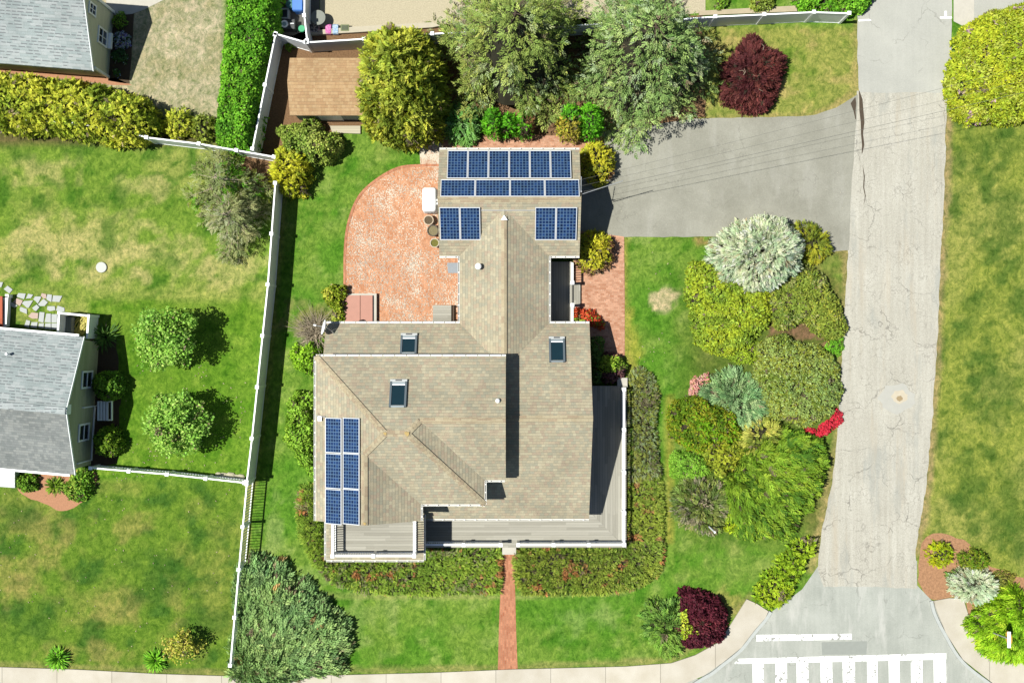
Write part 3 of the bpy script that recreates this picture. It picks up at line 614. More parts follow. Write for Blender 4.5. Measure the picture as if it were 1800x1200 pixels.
fence('fence', 'white solid fence above the dark red maple ending at the road', gp([(1184, 35), (1257, 30), (1343, 26), (1430, 22), (1492, 24)], 1.7), 1.7)
fence('lattice_fence', 'white lattice topped fence between the bins and the gravel yard', gp([(536, -60), (535, 28), (540, 72)], 1.6), 1.6)

# ================================================================== MAIN HOUSE
T = .53
ROOF = shingle('tan_shingles', [C(198, 187, 159), C(189, 181, 156), C(204, 192, 163), C(194, 177, 153), C(185, 180, 157), C(201, 185, 158), C(208, 198, 169), C(191, 184, 159)], .165, .2, .34, jit=.12)
CAP = shingle('ridge_shingles', [C(200, 184, 152), C(190, 170, 142), C(206, 192, 160)], .2, .3, .3)
WALLM = planks('grey_shingle_wall', [C(150, 146, 136), C(168, 164, 152), C(180, 174, 162)], .16, 1)
DECKX = planks('deck_boards', [C(168, 164, 150), C(186, 182, 168), C(200, 196, 182)], .14, 1)
DECKY = planks('deck_boards_lengthwise', [C(168, 164, 150), C(186, 182, 168), C(200, 196, 182)], .14, 0)
GUT = plain('gutter_white', (.56, .55, .51), .5, .1, 3)
house = thing('house', 'large main house with tan shingle roofs, blue solar panels and a wraparound deck', 'house', (-2.5, -2.5, 0))
def roof_part(name, polys, mat=ROOF, th=.16):
    m = MB(); ed = {}
    for p in polys:
        n = (Vector(p[1])-Vector(p[0])).cross(Vector(p[2])-Vector(p[0]))
        if n.z < 0: p = p[::-1]
        m.poly(p); m.poly([(x, y, z-th) for x, y, z in p][::-1])
        for i in range(len(p)):
            a = tuple(round(c, 3) for c in p[i]); b = tuple(round(c, 3) for c in p[(i+1) % len(p)]); k = tuple(sorted((a, b)))
            ed.setdefault(k, []).append((p[i], p[(i+1) % len(p)]))
    fas = MB()
    for k, v in ed.items():
        if len(v) == 1:
            a, b = v[0]; fas.poly([(a[0], a[1], a[2]-th), (b[0], b[1], b[2]-th), b, a])
    o = m.build(name, mat, house); fas.build('fascia', WHITE2, o); return o
def caps(name, lines, w=.30):
    m = MB()
    for a, b in lines:
        a = Vector(a); b = Vector(b); d = (b-a).normalized(); s = Vector((-d.y, d.x, 0)).normalized()
        up = Vector((0, 0, .035)); dn = Vector((0, 0, -.055 if abs(d.z) < .2 else -.03))
        m.poly([a+up, a-s*w/2+dn+up, b-s*w/2+dn+up, b+up]); m.poly([a+up, b+up, b+s*w/2+dn+up, a+s*w/2+dn+up])
    return m.build(name, CAP, house)
yN, yR, yS = .952, -3.85, -9.33; xE, xW = 4.05, -9.72
zE = 2.7; zR = zE+T*(yN-yR); zS = zR-T*(yR-yS)
lower = lambda x, y: zR-T*abs(y-yR)
roof_part('lower_roof', [[(xW, yN, zE), (xE, yN, zE), (xE, yR, zR), (xW, yR, zR)], [(-4.62, yR, zR), (xE, yR, zR), (xE, yS, zS), (-4.62, yS, zS)]])
# breezeway
bW, bE, bR = -2.737, 1.934, -.40; zB = zE+T*(bE-bR); yGS, yGN, yGR = 4.463, 10.026, 7.245
roof_part('breezeway_roof', [[(bR, 7.2, zB), (bW, 7.2, zE), (bW, -1.2, zE), (bR, -1.2, zB)], [(bR, 7.2, zB), (bE, 7.2, zE), (bE, -1.2, zE), (bR, -1.2, zB)]])
breeze = lambda x, y: zB-T*abs(x-bR)
# garage
gW, gE = -3.80, 3.53; zG = zE+T*(yGN-yGR); gar = lambda x, y: zG-T*abs(y-yGR)
roof_part('garage_roof', [[(gW, yGN, zE), (gE, yGN, zE), (gE, yGR, zG), (gW, yGR, zG)], [(gW, yGR, zG), (gE, yGR, zG), (gE, yGS, zE), (gW, yGS, zE)]])
# upper storey: hipped block, east gable, south-west gable
uN, uS = -.742, -8.167; e0 = 5.0; xw, xe, xg = -9.852, -1.371, -.31; zU = e0+T*(uN-yR); ySw = -6.91; xs_ = -4.57; ySW = -8.995
e1 = zU-T*(yR-ySw)
ybr = (uN+uS)/2; zbr = e0+T*(uN-ybr); xB = xe-(zbr-e0)/T; xA = xw+(zbr-e0)/T
xr = (xw+xs_)/2; zr = e0+T*(xr-xw); yV = uS+(zr-e0)/T       # SW wing ridge, where its ridge meets the south slope
e1 = e0; yE = yR-(zU-e0)/T; zCx = xe-(zU-e0)/T               # valley between east hip and gable
A = (xA, ybr, zbr); B = (xB, ybr, zbr); Cc = (zCx, yR, zU)
polys = [[(xw, uN, e0), (xg, uN, e0), (xg, yR, zU), Cc, B, A],
         [(xg, yR, zU), (xg, yE, e0), (xe, yE, e0), Cc],
         [Cc, (xe, yE, e0), (xe, uS, e0), B],
         [A, B, (xe, uS, e0), (xs_, uS, e0), (xr, yV, zr)],
         [(xw, uN, e0), A, (xr, yV, zr), (xr, ySW, zr), (xw, ySW, e0)],
         [(xr, yV, zr), (xs_, uS, e0), (xs_, ySW, e0), (xr, ySW, zr)]]
roof_part('upper_roof', polys)
uN_ = lambda x, y: e0+T*(uN-y); uWs = lambda x, y: e0+T*(x-xw)
caps('ridge_cap', [((xW+.3, yR, zR), (xE, yR, zR)), ((bR, 6.4, zB), (bR, -1.0, zB)), ((gW, yGR, zG), (gE, yGR, zG)), (Cc, (xg, yR, zU)), (A, B), ((xw, uN, e0), A), (B, Cc), (B, (xe, uS, e0)), (A, (xr, yV, zr)), ((xr, yV, zr), (xr, ySW, zr))])
MB().poly([(bR-.17, 6.2, zB+.06), (bR+.17, 6.2, zB+.06), (bR, 6.45, zB+.07)]).build('ridge_flashing', WHITE, house)
lich = plain('orange_lichen', C(208, 180, 118), .9, .35, 9)
for q_, r_ in ((A, .08), (B, .12), ((xr, ySW+.1, zr), .07)): MB().poly([(q_[0]+r_*math.cos(k*.7854)*(1+.3*math.sin(k*2.3)), q_[1]+r_*math.sin(k*.7854)*(1+.3*math.cos(k*1.9)), q_[2]+.045) for k in range(8)]).build('lichen_spot', lich, house)
# walls
def gable_x(m, x0, x1, y0, y1, ze, zr_, z0=0):      # ridge runs along x
    ym = (y0+y1)/2; pr = [(y0, z0), (y1, z0), (y1, ze), (ym, zr_), (y0, ze)]
    for x, fl in ((x0, 1), (x1, 0)):
        q = [(x, y, z) for y, z in pr]; m.poly(q[::-1] if fl else q)
    for i in range(5):
        a, b = pr[i], pr[(i+1) % 5]; m.poly([(x0, a[0], a[1]), (x0, b[0], b[1]), (x1, b[0], b[1]), (x1, a[0], a[1])][::-1])
w = MB()
gable_x(w, -9.4, xE-.22, yS+.5, yN-.3, 2.36, zR-.45); w.build('wall', WALLM, house); w = MB(); gable_x(w, gW+.22, gE-.22, yGS+.25, yGN-.25, 2.5, zG-.35); w.build('wall', WALLM, house); w = MB()
w.box((-.4, 2.7, 1.2), (bE-bW-.6, 4.2, 2.4)); w.build('wall', WALLM, house)
w = MB(); w.box(((xw+xe)/2, (uN+uS)/2, 3.6), (xe-xw-.7, uN-uS-.7, 2.5)); gable_x(w, xe-.5, xg-.2, yE+.3, uN-.3, 4.8, zU-.4, 2.4)
w.box((xr, ySW+.9, 2.4), (xs_-xw-.6, 1.3, 4.8)); w.poly([(xw+.3, ySW+.24, 4.75), (xs_-.3, ySW+.24, 4.75), (xr, ySW+.24, zr-.3)])
w.build('upper_wall', WALLM, house)
# gutters: open troughs with hanger straps
def gutter(a, b, side, z, w_=.095):
    a = Vector((a[0], a[1], z)); b = Vector((b[0], b[1], z)); s = Vector((side[0], side[1], 0)); m = MB()
    m.bar(a+s*w_*.5+Vector((0, 0, -.16)), b+s*w_*.5+Vector((0, 0, -.16)), w_, .02)
    for o in (.012, w_-.012): m.bar(a+s*o+Vector((0, 0, -.085)), b+s*o+Vector((0, 0, -.085)), .022, .17)
    L = (b-a).length; n = int(L/.6); d = (b-a)/L
    for k in range(n+1):
        p = a+d*(L*(k+.5)/(n+1)); m.bar(p-d*.12, p+d*.12, .01, .01) if 0 else m.bar(p+s*.02, p+s*(w_-.01), .06, .012)
    m.build('gutter', GUT, house)
gutter((xW, yN), (bW, yN), (0, 1), zE); gutter((bE, yN), (xE, yN), (0, 1), zE); gutter((-4.5, yS), (xE, yS), (0, -1), zS)
gutter((bW, yN+.1), (bW, yGS), (-1, 0), zE); gutter((bE, yN+.1), (bE, yGS), (1, 0), zE); gutter((gW, yGN), (gE, yGN), (0, 1), zE); gutter((bE, yGS), (gE, yGS), (0, -1), zE); gutter((gW, yGS), (bW, yGS), (0, -1), zE)
gutter((xw, uN), (xg, uN), (0, 1), e0); gutter((xw, uN), (xw, ySW), (-1, 0), e0); gutter((xe, uS), (xs_, uS), (0, -1), e0); gutter((xs_, uS), (xs_, ySW), (1, 0), e0)
gutter((xe, yE), (xe, uS), (1, 0), e0); gutter((xg-.05, yE), (xe, yE), (0, -1), e0)
# on-roof placement
def onroof(px, py, zf):
    z = 4.
    for _ in range(12): x, y = PX(px, z), PY(py, z); z = zf(x, y)
    return Vector((x, y, z))
def frame_of(zf, p):
    e = .01; dx = (zf(p.x+e, p.y)-zf(p.x-e, p.y))/(2*e); dy = (zf(p.x, p.y+e)-zf(p.x, p.y-e))/(2*e)
    return Vector((-dx, -dy, 1)).normalized()
# solar panels
def solar(name, dens):
    t = NT(name); uv = t.uv(); u = t.sep(uv, 0); v = t.sep(uv, 1); fu = t.math('FRACT', u); fv = t.math('FRACT', v)
    cell = t.comb(t.math('FLOOR', u), t.math('FLOOR', v)); oi = t.n('ObjectInfo', out=3)
    r = t.wn(t.n('VectorMath', {0: cell, 1: t.comb(t.math('MULTIPLY', oi, 91.), 0.)}, operation='ADD'))
    ed = t.math('MINIMUM', t.math('MINIMUM', fu, t.math('SUBTRACT', 1., fu)), t.math('MINIMUM', fv, t.math('SUBTRACT', 1., fv)))
    c = t.ramp(r, [(0, C(12, 30, 70, .4)), (.5, C(18, 46, 98, .4)), (.85, C(28, 62, 124, .4)), (1, C(40, 80, 142, .4))])
    c = t.mix(t.ramp(t.noise(t.geo(), .9, 2), [(.35, 0.), (.7, .35)]), c, C(40, 74, 124, .42))
    c = t.mix(t.math('MULTIPLY', t.math('LESS_THAN', ed, .085), .8), c, C(124, 160, 194, .42))
    bb = t.math('LESS_THAN', t.math('ABSOLUTE', t.math('SUBTRACT', t.math('FRACT', t.math('MULTIPLY', fu, 2.)), .5)), .05)
    c = t.mix(t.math('MULTIPLY', bb, .3), c, C(120, 150, 190, .5))
    return t.done(c, .18, .5)
SOLAR = solar('solar_cells', 1)
ALU = plain('aluminium', (.46, .47, .48), .4, .05, 3, .5)
def panel(o, u, v, w_, h_, nu, nv):
    n = u.cross(v).normalized(); o = o+n*.11; b = .035; m = MB()
    q = [o+u*b+v*b, o+u*(w_-b)+v*b, o+u*(w_-b)+v*(h_-b), o+u*b+v*(h_-b)]
    m.poly([p+n*.002 for p in q], uv=[(0, 0), (nu, 0), (nu, nv), (0, nv)])
    p = m.build('solar_panel', SOLAR, house); f = MB(); t_ = .05
    for a, c in ((o+v*b/2, o+u*w_+v*b/2), (o+v*(h_-b/2), o+u*w_+v*(h_-b/2))): f.bar(a, c, b, t_)
    for a, c in ((o+u*b/2+v*b, o+u*b/2+v*(h_-b)), (o+u*(w_-b/2)+v*b, o+u*(w_-b/2)+v*(h_-b))): f.bar(a, c, b, t_)
    for k in (.25, .75): f.bar(o+u*.1+v*h_*k-n*.06, o+u*(w_-.1)+v*h_*k-n*.06, .05, .06)
    f.build('panel_frame', ALU, p)
cs = 1/math.hypot(1, T); up_n = Vector((0, -cs, T*cs)); up_s = Vector((0, cs, T*cs)); up_w = Vector((cs, 0, T*cs)); ex = Vector((1, 0, 0))
def row(px0, px1, py_, zf, u, v, n, h_, nu, nv):
    a = onroof(px0, py_, zf); b = onroof(px1, py_, zf); L = abs((b-a).dot(u)); w_ = L/n; o = a if (b-a).dot(u) > 0 else b
    for k in range(n): panel(o+u*(w_*k+.008), u, v, w_-.016, h_, nu, nv)
row(787, 1003, 267, gar, -ex, up_n, 6, 1.78, 6, 10)
row(775, 1018, 318, gar, -ex, up_n, 4, 1.06, 10, 6)
row(774, 845, 420.5, gar, ex, up_s, 2, 1.80, 6, 10); row(940, 1013, 420.5, gar, ex, up_s, 2, 1.80, 6, 10)
for k in range(3):
    y0 = 733+k*62.3
    for j in range(2):
        a = onroof(574+j*31, y0+.3, uWs); panel(a, Vector((0, -1, 0)), up_w, 1.735, 1.0, 10, 6)
MB().tube([onroof(846, 370, gar)+Vector((0, 0, .06)), onroof(940, 370, gar)+Vector((0, 0, .06))], .022, 6).build('conduit', METAL, house)
MB().tube([onroof(556, 731, uWs)+Vector((0, 0, .08)), onroof(572, 732, uWs)+Vector((0, 0, .08))], .025, 6).build('conduit', METAL, house)
# skylights
GLASS = plain('skylight_glass', C(28, 52, 60, .6), .08, .1, 2, .6); SKF = plain('skylight_frame', C(128, 140, 146, .5), .45, .06, 4, .5, .3)
def skylight(cx, cy, wpx, hpx, zf):
    p = onroof(cx, cy, zf); n = frame_of(zf, p); v = up_n; u = ex; sc_ = (H-p.z)/F; w_ = wpx*sc_; h_ = hpx*sc_/cs
    def fr(uu, vv, dn): return p+u*uu+v*vv+n*dn
    m = MB(); b = .1
    for a, c in (((-w_/2+b/2, -h_/2), (-w_/2+b/2, h_/2)), ((w_/2-b/2, -h_/2), (w_/2-b/2, h_/2))): m.bar(fr(*a, .06), fr(*c, .06), b, .16)
    for s in (-1, 1): m.bar(fr(-w_/2+b, s*(h_/2-b/2), .058), fr(w_/2-b, s*(h_/2-b/2), .058), b, .155)
    o = m.build('skylight', SKF, house)
    MB().poly([fr(w_/2-b, -h_/2+b, .1), fr(-w_/2+b, -h_/2+b, .1), fr(-w_/2+b, h_/2-b, .1), fr(w_/2-b, h_/2-b, .1)]).build('glass', GLASS, o)
    # v points up the slope (south); the vent hood sits at the photo's upper, lower-slope end
    MB().bar(fr(-w_/2, -h_/2-.07, .07), fr(w_/2, -h_/2-.07, .07), .15, .17).build('hood', plain('hood_grey', C(205, 208, 206, .5), .5, .05), o)
    MB().bar(fr(-w_*.19, -h_/2-.05, .16), fr(w_*.19, -h_/2-.05, .16), .07, .02).build('vent_slot', DARK, o)
    MB().bar(fr(-w_/2+b, -h_/2+b+.07, .11), fr(w_/2-b, -h_/2+b+.07, .11), .05, .02).build('blind', WHITE2, o)
skylight(718.5, 607, 29, 32, lower); skylight(700, 694, 30, 43, uN_); skylight(979, 617, 28, 40, lower)
# roof vents
def vent(px_, py_, zf, h_, r):
    p = onroof(px_, py_, zf); MB().lathe(p-Vector((0, 0, .1)), [(r*.8, 0), (r*.8, h_*.75), (r*1.25, h_*.75), (r*1.25, h_+.02), (r*.6, h_+.1)], 14).build('vent_pipe', PIPEW, house)
vent(841, 469, breeze, .55, .13); vent(875, 704, uN_, .22, .09)
p = onroof(563, 735, uWs); MB().box(p+Vector((0, 0, .1)), (.2, .26, .2), 0, .03).build('junction_box', PIPEW, house)
# south-west balcony over a sun room
bz = 3.0; bx0, bx1 = PX(573, bz), PX(745, bz); by1, by0 = ySW-.0, PY(984, bz)
w = MB(); w.box(((bx0+bx1)/2, (by0+by1)/2+.1, bz/2-.08), (bx1-bx0-.35, by1-by0-.15, bz-.16)); w.build('sunroom_wall', WALLM, house)
MB().box(((bx0+bx1)/2, (by0+by1)/2+.25, bz-.06), (bx1-bx0, by1-by0+.5, .12)).build('balcony_floor', ROOF, house)
MB().box(((PX(586, bz)+PX(733, bz))/2, (PY(975, bz)+by1)/2+.3, bz+.02), (PX(733, bz)-PX(586, bz), by1-PY(975, bz)+.6, .04)).build('balcony_deck', DECKX, house)
def gut2(a, b, side, z): gutter(a, b, side, z, .09)
gut2((bx0, by1), (bx0, by0), (-1, 0), bz); gut2((bx0, by0), (bx1, by0), (0, -1), bz); gut2((bx1, by1), (bx1, by0), (1, 0), bz)
def railing(pts, z0, h_, posts, parent, bal=.12, tw=.11):
    m = MB()
    for i in range(len(pts)-1):
        a = np.array(pts[i]); b = np.array(pts[i+1]); L = np.hypot(*(b-a))
        m.bar((*a, z0+h_), (*b, z0+h_), tw, .05); m.bar((*a, z0+.1), (*b, z0+.1), .05, .05)
        for q in range(int(L/bal)):
            u = a+(b-a)*(q+.5)/int(L/bal); m.bar((u[0], u[1], z0+.12), (u[0], u[1], z0+h_-.02), .035, .035)
    o = m.build('railing', WHITE, parent)
    for x, y in posts: MB().box((x, y, z0+h_/2+.03), (.13, .13, h_+.06)).box((x, y, z0+h_+.08), (.19, .19, .04)).build('post', WHITE, o)
rz = bz+.04; bl, br, bb = PX(590, rz), PX(731, rz), PY(970, rz)
railing([(bl, by1-.1), (bl, bb)], rz, .95, [(bl, by1-.1), (bl, bb)], house); railing([(br, by1-.1), (br, bb)], rz, .95, [(br, by1-.1), (br, bb)], house)
railing([(bl, bb), (br, bb)], rz, .95, [((bl+br)/2, bb)], house)
# wraparound deck
dz = .55; D = lambda x, y: (PX(x, dz), PY(y, dz))
MB().prism([D(735, 890), D(1028, 890), D(1099, 962), D(735, 962)], .05, dz).build('deck', DECKX, house)
MB().prism([D(1030, 678), D(1101, 678), D(1101, 963.5), D(1029, 891.5)], .05, dz).build('deck', DECKY, house)
def rp(a, b): return (PX(a, 1.5), PY(b, 1.5))
railing([rp(748, 957), rp(880, 957)], dz, .92, [rp(815, 957), rp(880, 957)], house); railing([rp(911, 957), rp(1097, 957)], dz, .92, [rp(911, 957), rp(973, 957), rp(1035, 957), rp(1097, 957)], house)
railing([rp(1097, 957), rp(1097, 684)], dz, .92, [rp(1097, 901), rp(1097, 830), rp(1097, 755), rp(1097, 684)], house)
MB().box((*D(895, 967), .3), (.75, .5, .2)).box((*D(895, 961), .44), (.75, .3, .2)).build('step', CONC, house)
MB().box((PX(1094, .5), PY(672, .5), .25), (.55, .5, .5)).build('step', CONC, house)
# east entry porch
pz = .4; q0 = PX(960, pz); q1 = PX(1006, pz)
MB().prism([(q0-.6, PY(460, pz)), (q1, PY(460, pz)), (q1, PY(570, pz)), (q0-.6, PY(570, pz))], .03, pz).build('porch_floor', DECKY, house)
MB().prism([(PX(1004, .2), PY(497, .2)), (PX(1020, .2), PY(497, .2)), (PX(1020, .2), PY(546, .2)), (PX(1004, .2), PY(546, .2))], .03, .22).build('step', DECKY, house)
px_ = PX(1006, 1.3)
railing([(px_, PY(462, 1.3)), (px_, PY(497, 1.3))], pz, .9, [(px_, PY(497, 1.3))], house); railing([(px_, PY(536, 1.3)), (px_, PY(568, 1.3))], pz, .9, [(px_, PY(536, 1.3))], house)
# back steps to the patio
MB().box((PX(777, .5), PY(552, .5), .27), (1.0, .98, .5)).build('back_steps', DECKX, house)
sr = MB()
for yy in (538, 550, 562): sr.bar((PX(797, .9), PY(yy, .9), .1), (PX(797, .9), PY(yy, .9), 1.0), .07, .07)
sr.bar((PX(797, 1), PY(537, 1), 1.0), (PX(797, 1), PY(566, 1), 1.0), .08, .05); sr.bar((PX(797, .6), PY(537, .6), .55), (PX(797, .6), PY(566, .6), .55), .05, .05)
sr.build('step_railing', BARK, house)
# cellar bulkhead
bk = thing('cellar_bulkhead', 'faded red metal cellar bulkhead doors set in the patio corner', 'cellar doors', (PX(633), PY(542), 0))
RED = plain('faded_red_paint', C(206, 148, 128), .6, .1, 3, .3)
def bkp(x, y, z): return (PX(x, z), PY(y, z), z)
MB().prism([(PX(604), PY(516)), (PX(663), PY(516)), (PX(663), PY(575)), (PX(604), PY(575))], 0, .3).build('base', CONC, bk)
for a, b in ((606, 631.5), (632.5, 655)):
    MB().prism([(PX(a, .45), PY(519, .4)), (PX(b, .45), PY(519, .4)), (PX(b, .45), PY(574, .4)), (PX(a, .45), PY(574, .4))], .33, .39).build('door', RED, bk)
MB().bar(bkp(632, 519, .41), bkp(632, 574, .41), .05, .05).bar(bkp(654, 519, .41), bkp(654, 574, .41), .05, .05).build('door_rail', RED, bk)
# ================================================================== LEFT HOUSE
GR1 = shingle('pale_grey_shingles', [C(190, 199, 198), C(181, 192, 191), C(198, 205, 204)], .165, .36, .15, .6, .2, C(110, 112, 116))
GR2 = shingle('grey_shingles', [C(160, 164, 161), C(152, 156, 154), C(168, 171, 167), C(146, 151, 149)], .15, .2, .25, 0)
OLIVE = planks('olive_siding', [C(158, 160, 132, .9), C(166, 168, 140, .9), C(174, 174, 146, .9)], .2, 1, gapc=(.1, .1, .08))
lh = thing('house', 'small olive sided neighbour house with pale grey shingle roof at left edge', 'house', (-26, -2, 0))
NE = np.array(P(147, 592, 2.5)); SE = np.array(P(131, 834, 2.5)); AP = np.array(P(115, 722, 4.15)); wd = np.array([-math.cos(math.radians(5.2)), math.sin(math.radians(5.2)), 0])*13
def slab3(pts, mat, name, root, th=.14):
    m = MB(); p = [tuple(q) for q in pts]; n = (Vector(p[1])-Vector(p[0])).cross(Vector(p[2])-Vector(p[0]))
    if n.z < 0: p = p[::-1]
    lo = [(x, y, z-th) for x, y, z in p]; m.poly(p); m.poly(lo[::-1])
    for i in range(len(p)): j = (i+1) % len(p); m.poly([lo[i], lo[j], p[j], p[i]])
    return m.build(name, mat, root)
slab3([NE, AP, AP+wd, NE+wd], GR1, 'roof', lh); slab3([SE, AP, AP+wd, SE+wd], GR2, 'roof', lh)
cm = MB(); cm.bar(AP+np.array([0, 0, .01]), AP+wd+np.array([0, 0, .01]), .36, .05); cm.build('ridge_cap', GR1, lh)
iw = wd/13*.12; i_n = (SE-NE); i_n[2] = 0; i_n /= np.linalg.norm(i_n)
wn_ = NE+iw+i_n*.25; ws_ = SE+iw-i_n*.25; wa = AP+iw
def wallpoly(pts, mat, name, root): 
    m = MB(); q = [tuple(a) for a in pts]; m.poly(q); return m.build(name, mat, root)
zt = 2.5-.02; m = MB()
q = [(wn_[0], wn_[1], 0), (ws_[0], ws_[1], 0), (ws_[0], ws_[1], zt), (wa[0], wa[1], 4.0), (wn_[0], wn_[1], zt)]
m.poly(q[::-1]); wl = wd*.97
for a, b in ((0, 4), (1, 2)):
    A_, B_ = np.array(q[a]), np.array(q[b]); f = [tuple(A_), tuple(B_), tuple(B_+wl), tuple(A_+wl)]; m.poly(f if a == 0 else f[::-1])
m.build('wall', OLIVE, lh)
ev = i_n; eo = -wd/13        # along the east wall (southwards), outwards
def on_wall(s, z, o=0., base=None): b = wn_ if base is None else base; L = np.linalg.norm((ws_-wn_)[:2]); c = b+ev*s; return Vector((c[0]+eo[0]*o, c[1]+eo[1]*o, z))
def findsz(px_, py_):
    best = None
    for s in np.arange(0, 8, .02):
        for z in (np.arange(.1, 4, .04)):
            c = wn_+ev*s; x = 900+c[0]*F/(H-z); y = 600-c[1]*F/(H-z); e = (x-px_)**2+(y-py_)**2
            if best is None or e < best[0]: best = (e, s, z)
    return best[1], best[2]
WG = plain('window_glass', (.02, .025, .03), .08, .1, 2, .6)
def window(root, s, z, w_, h_, ow, grid=0, mat=WHITE):
    m = MB(); b = .1
    for zz in (z-h_/2, z+h_/2): m.bar(ow(s-w_/2-b/2, zz, .03), ow(s+w_/2+b/2, zz, .03), .06, b)
    for ss in (s-w_/2, s+w_/2): m.bar(ow(ss, z-h_/2, .03), ow(ss, z+h_/2, .03), .06, b) if 0 else m.poly([ow(ss-b/2, z-h_/2, .05), ow(ss+b/2, z-h_/2, .05), ow(ss+b/2, z+h_/2, .05), ow(ss-b/2, z+h_/2, .05)])
    m.bar(ow(s-w_/2, z, .025), ow(s+w_/2, z, .025), .05, .05)
    if grid: m.bar(ow(s, z-h_/2, .022), ow(s, z+h_/2, .022), .03, .03)
    o = m.build('window', mat, root)
    MB().poly([ow(s-w_/2, z-h_/2, .015), ow(s+w_/2, z-h_/2, .015), ow(s+w_/2, z+h_/2, .015), ow(s-w_/2, z+h_/2, .015)]).build('pane', WG, o); return o
for px_, py_ in ((152.5, 667), (147, 759.5)):
    s, z = findsz(px_, py_); window(lh, s, z, .86, 1.35, on_wall)
s, z = findsz(120, 719.5); MB().bar(on_wall(s-.25, z, .03), on_wall(s+.25, z, .03), .06, .42).build('gable_vent', WHITE, lh)
tb = MB(); s0, z0_ = findsz(160, 714)
tb.bar(on_wall(s0, .05, .04), on_wall(s0, 1.75, .04), .16, .06); tb.build('trim', WHITE, lh); tb = MB(); tb.bar(on_wall(s0, .12, .06), on_wall(s0+2.9, .12, .06), .06, .12); tb.build('trim', WHITE, lh); tb = MB(); tb.bar(on_wall(s0+2.95, .05, .04), on_wall(s0+2.95, 2.0, .04), .1, .06); tb.build('trim', WHITE, lh)
gm = MB(); gm.bar(NE+wd*.02+np.array([0, 0, -.07])-ev*.06, NE+wd+np.array([0, 0, -.07])-ev*.06, .11, .14); gm.build('gutter', WHITE, lh); gm = MB(); gm.bar(SE+wd*.02+np.array([0, 0, -.07])+ev*.06, SE+wd+np.array([0, 0, -.07])+ev*.06, .11, .14); gm.build('gutter', WHITE, lh)
rk = MB(); rk.bar(NE-np.array([0, 0, .08])+eo*.02, AP-np.array([0, 0, .08])+eo*.02, .03, .15); rk.build('rake_board', WHITE, lh); rk = MB(); rk.bar(SE-np.array([0, 0, .08])+eo*.02, AP-np.array([0, 0, .08])+eo*.02, .03, .15); rk.build('rake_board', WHITE, lh)
p = np.array(P(17, 622, 3)); MB().lathe((p[0], p[1], 2.75), [(.05, 0), (.05, .55), (.09, .56), (.06, .66)], 10).build('vent_pipe', PIPEW, lh)
# white porch at the front of that house
pc = thing('front_porch', 'white boarded front porch at the lower left corner of the grey roofed house', 'porch', (PX(0), PY(846), 0))
MB().prism([(PX(-160, .6), PY(812, .6)), (PX(26, .6), PY(828, .6)), (PX(26, .6), PY(857, .6)), (PX(-160, .6), PY(843, .6))], 0, .6).build('floor', planks('white_boards', [(.42, .43, .43), (.48, .49, .49), (.53, .54, .54)], .2, 1), pc)
# hose enclosure
he = thing('stair_landing', 'white railed side landing with grey boards and a yellow hose inside', 'landing', (PX(135), PY(573), 0))
hz = 1.35
def hp(x, y, z=hz): return (PX(x, z), PY(y, z), z)
MB().bar(hp(104, 550), hp(156, 555), .1, .06).bar(hp(156, 555), hp(153, 595), .1, .06).bar(hp(104, 550), hp(102, 584), .1, .06).build('top_rail', WHITE, he)
for (a, b), nm in ((((156, 556), (153, 595)), 'panel'), (((106, 550.5), (154, 555)), 'panel'), (((104, 552), (102, 584)), 'panel')):
    A_ = hp(*a); B_ = hp(*b); MB().bar((A_[0], A_[1], hz*.5), (B_[0], B_[1], hz*.5), .05, hz-.06).build(nm, WHITE2, he)
for a in ((104, 550), (156, 555)): A_ = hp(*a); MB().box((A_[0], A_[1], .7), (.14, .14, 1.42)).build('post', WHITE, he)
MB().prism([hp(105, 555, .5)[:2], hp(126, 557, .5)[:2], hp(124, 595, .5)[:2], hp(103, 592, .5)[:2]], .02, .5).build('boards', planks('grey_boards', [C(150, 156, 152), C(168, 174, 170)], .14, 0), he)
hs = []
for k in range(170):
    a = k*.37; hs.append((PX(143)+.33*math.cos(a)*(1+.4*math.sin(k*.13)), PY(575)+.48*math.sin(a*1.03)*(1+.3*math.cos(k*.21)), .06+.06*(k % 5)/5))
tag(MB().tube(hs, .016, 5).build('garden_hose', plain('hose_yellow', C(226, 214, 120, .6), .5, .1)), 'tangled yellow garden hose coiled inside the white railed landing', 'hose')
tag(MB().lathe((PX(134), PY(585), 0), [(.1, 0), (.12, .12), (.08, .25)], 12).build('watering_can', plain('pale_green_plastic', C(180, 205, 170), .5)), 'small pale green round pot beside the coiled yellow hose', 'pot') if 0 else None
fp = thing('gate_post', 'white post and rail beside the flagstones at the far left edge', 'fence', (PX(11), PY(545), 0))
MB().bar((PX(12, 0.5), PY(523, 0.5), .25), (PX(9, 0.5), PY(573, 0.5), .25), .06, .45).build('panel', WHITE2, fp); MB().bar((PX(12, 0.5), PY(521, 0.5), 0.5), (PX(9, 0.5), PY(574, 0.5), 0.5), .16, .06).build('rail', WHITE, fp); MB().box((PX(12, 0.52), PY(520, 0.52), .26), (.18, .18, .54)).build('post', WHITE, fp)
sd = thing('side_deck', 'brick red painted deck cut off by the left edge beside the white post', 'deck', (PX(-15), PY(548), 0))
MB().box((PX(-18, .7), PY(548, .7), .66), (1.35, 1.7, .08)).build('floor', planks('red_boards', [C(196, 96, 68), C(206, 108, 78), C(214, 116, 88)], .14, 0), sd); MB().box((PX(-18, .7), PY(548, .7), .3), (1.2, 1.55, .6)).build('base', WHITE2, sd)
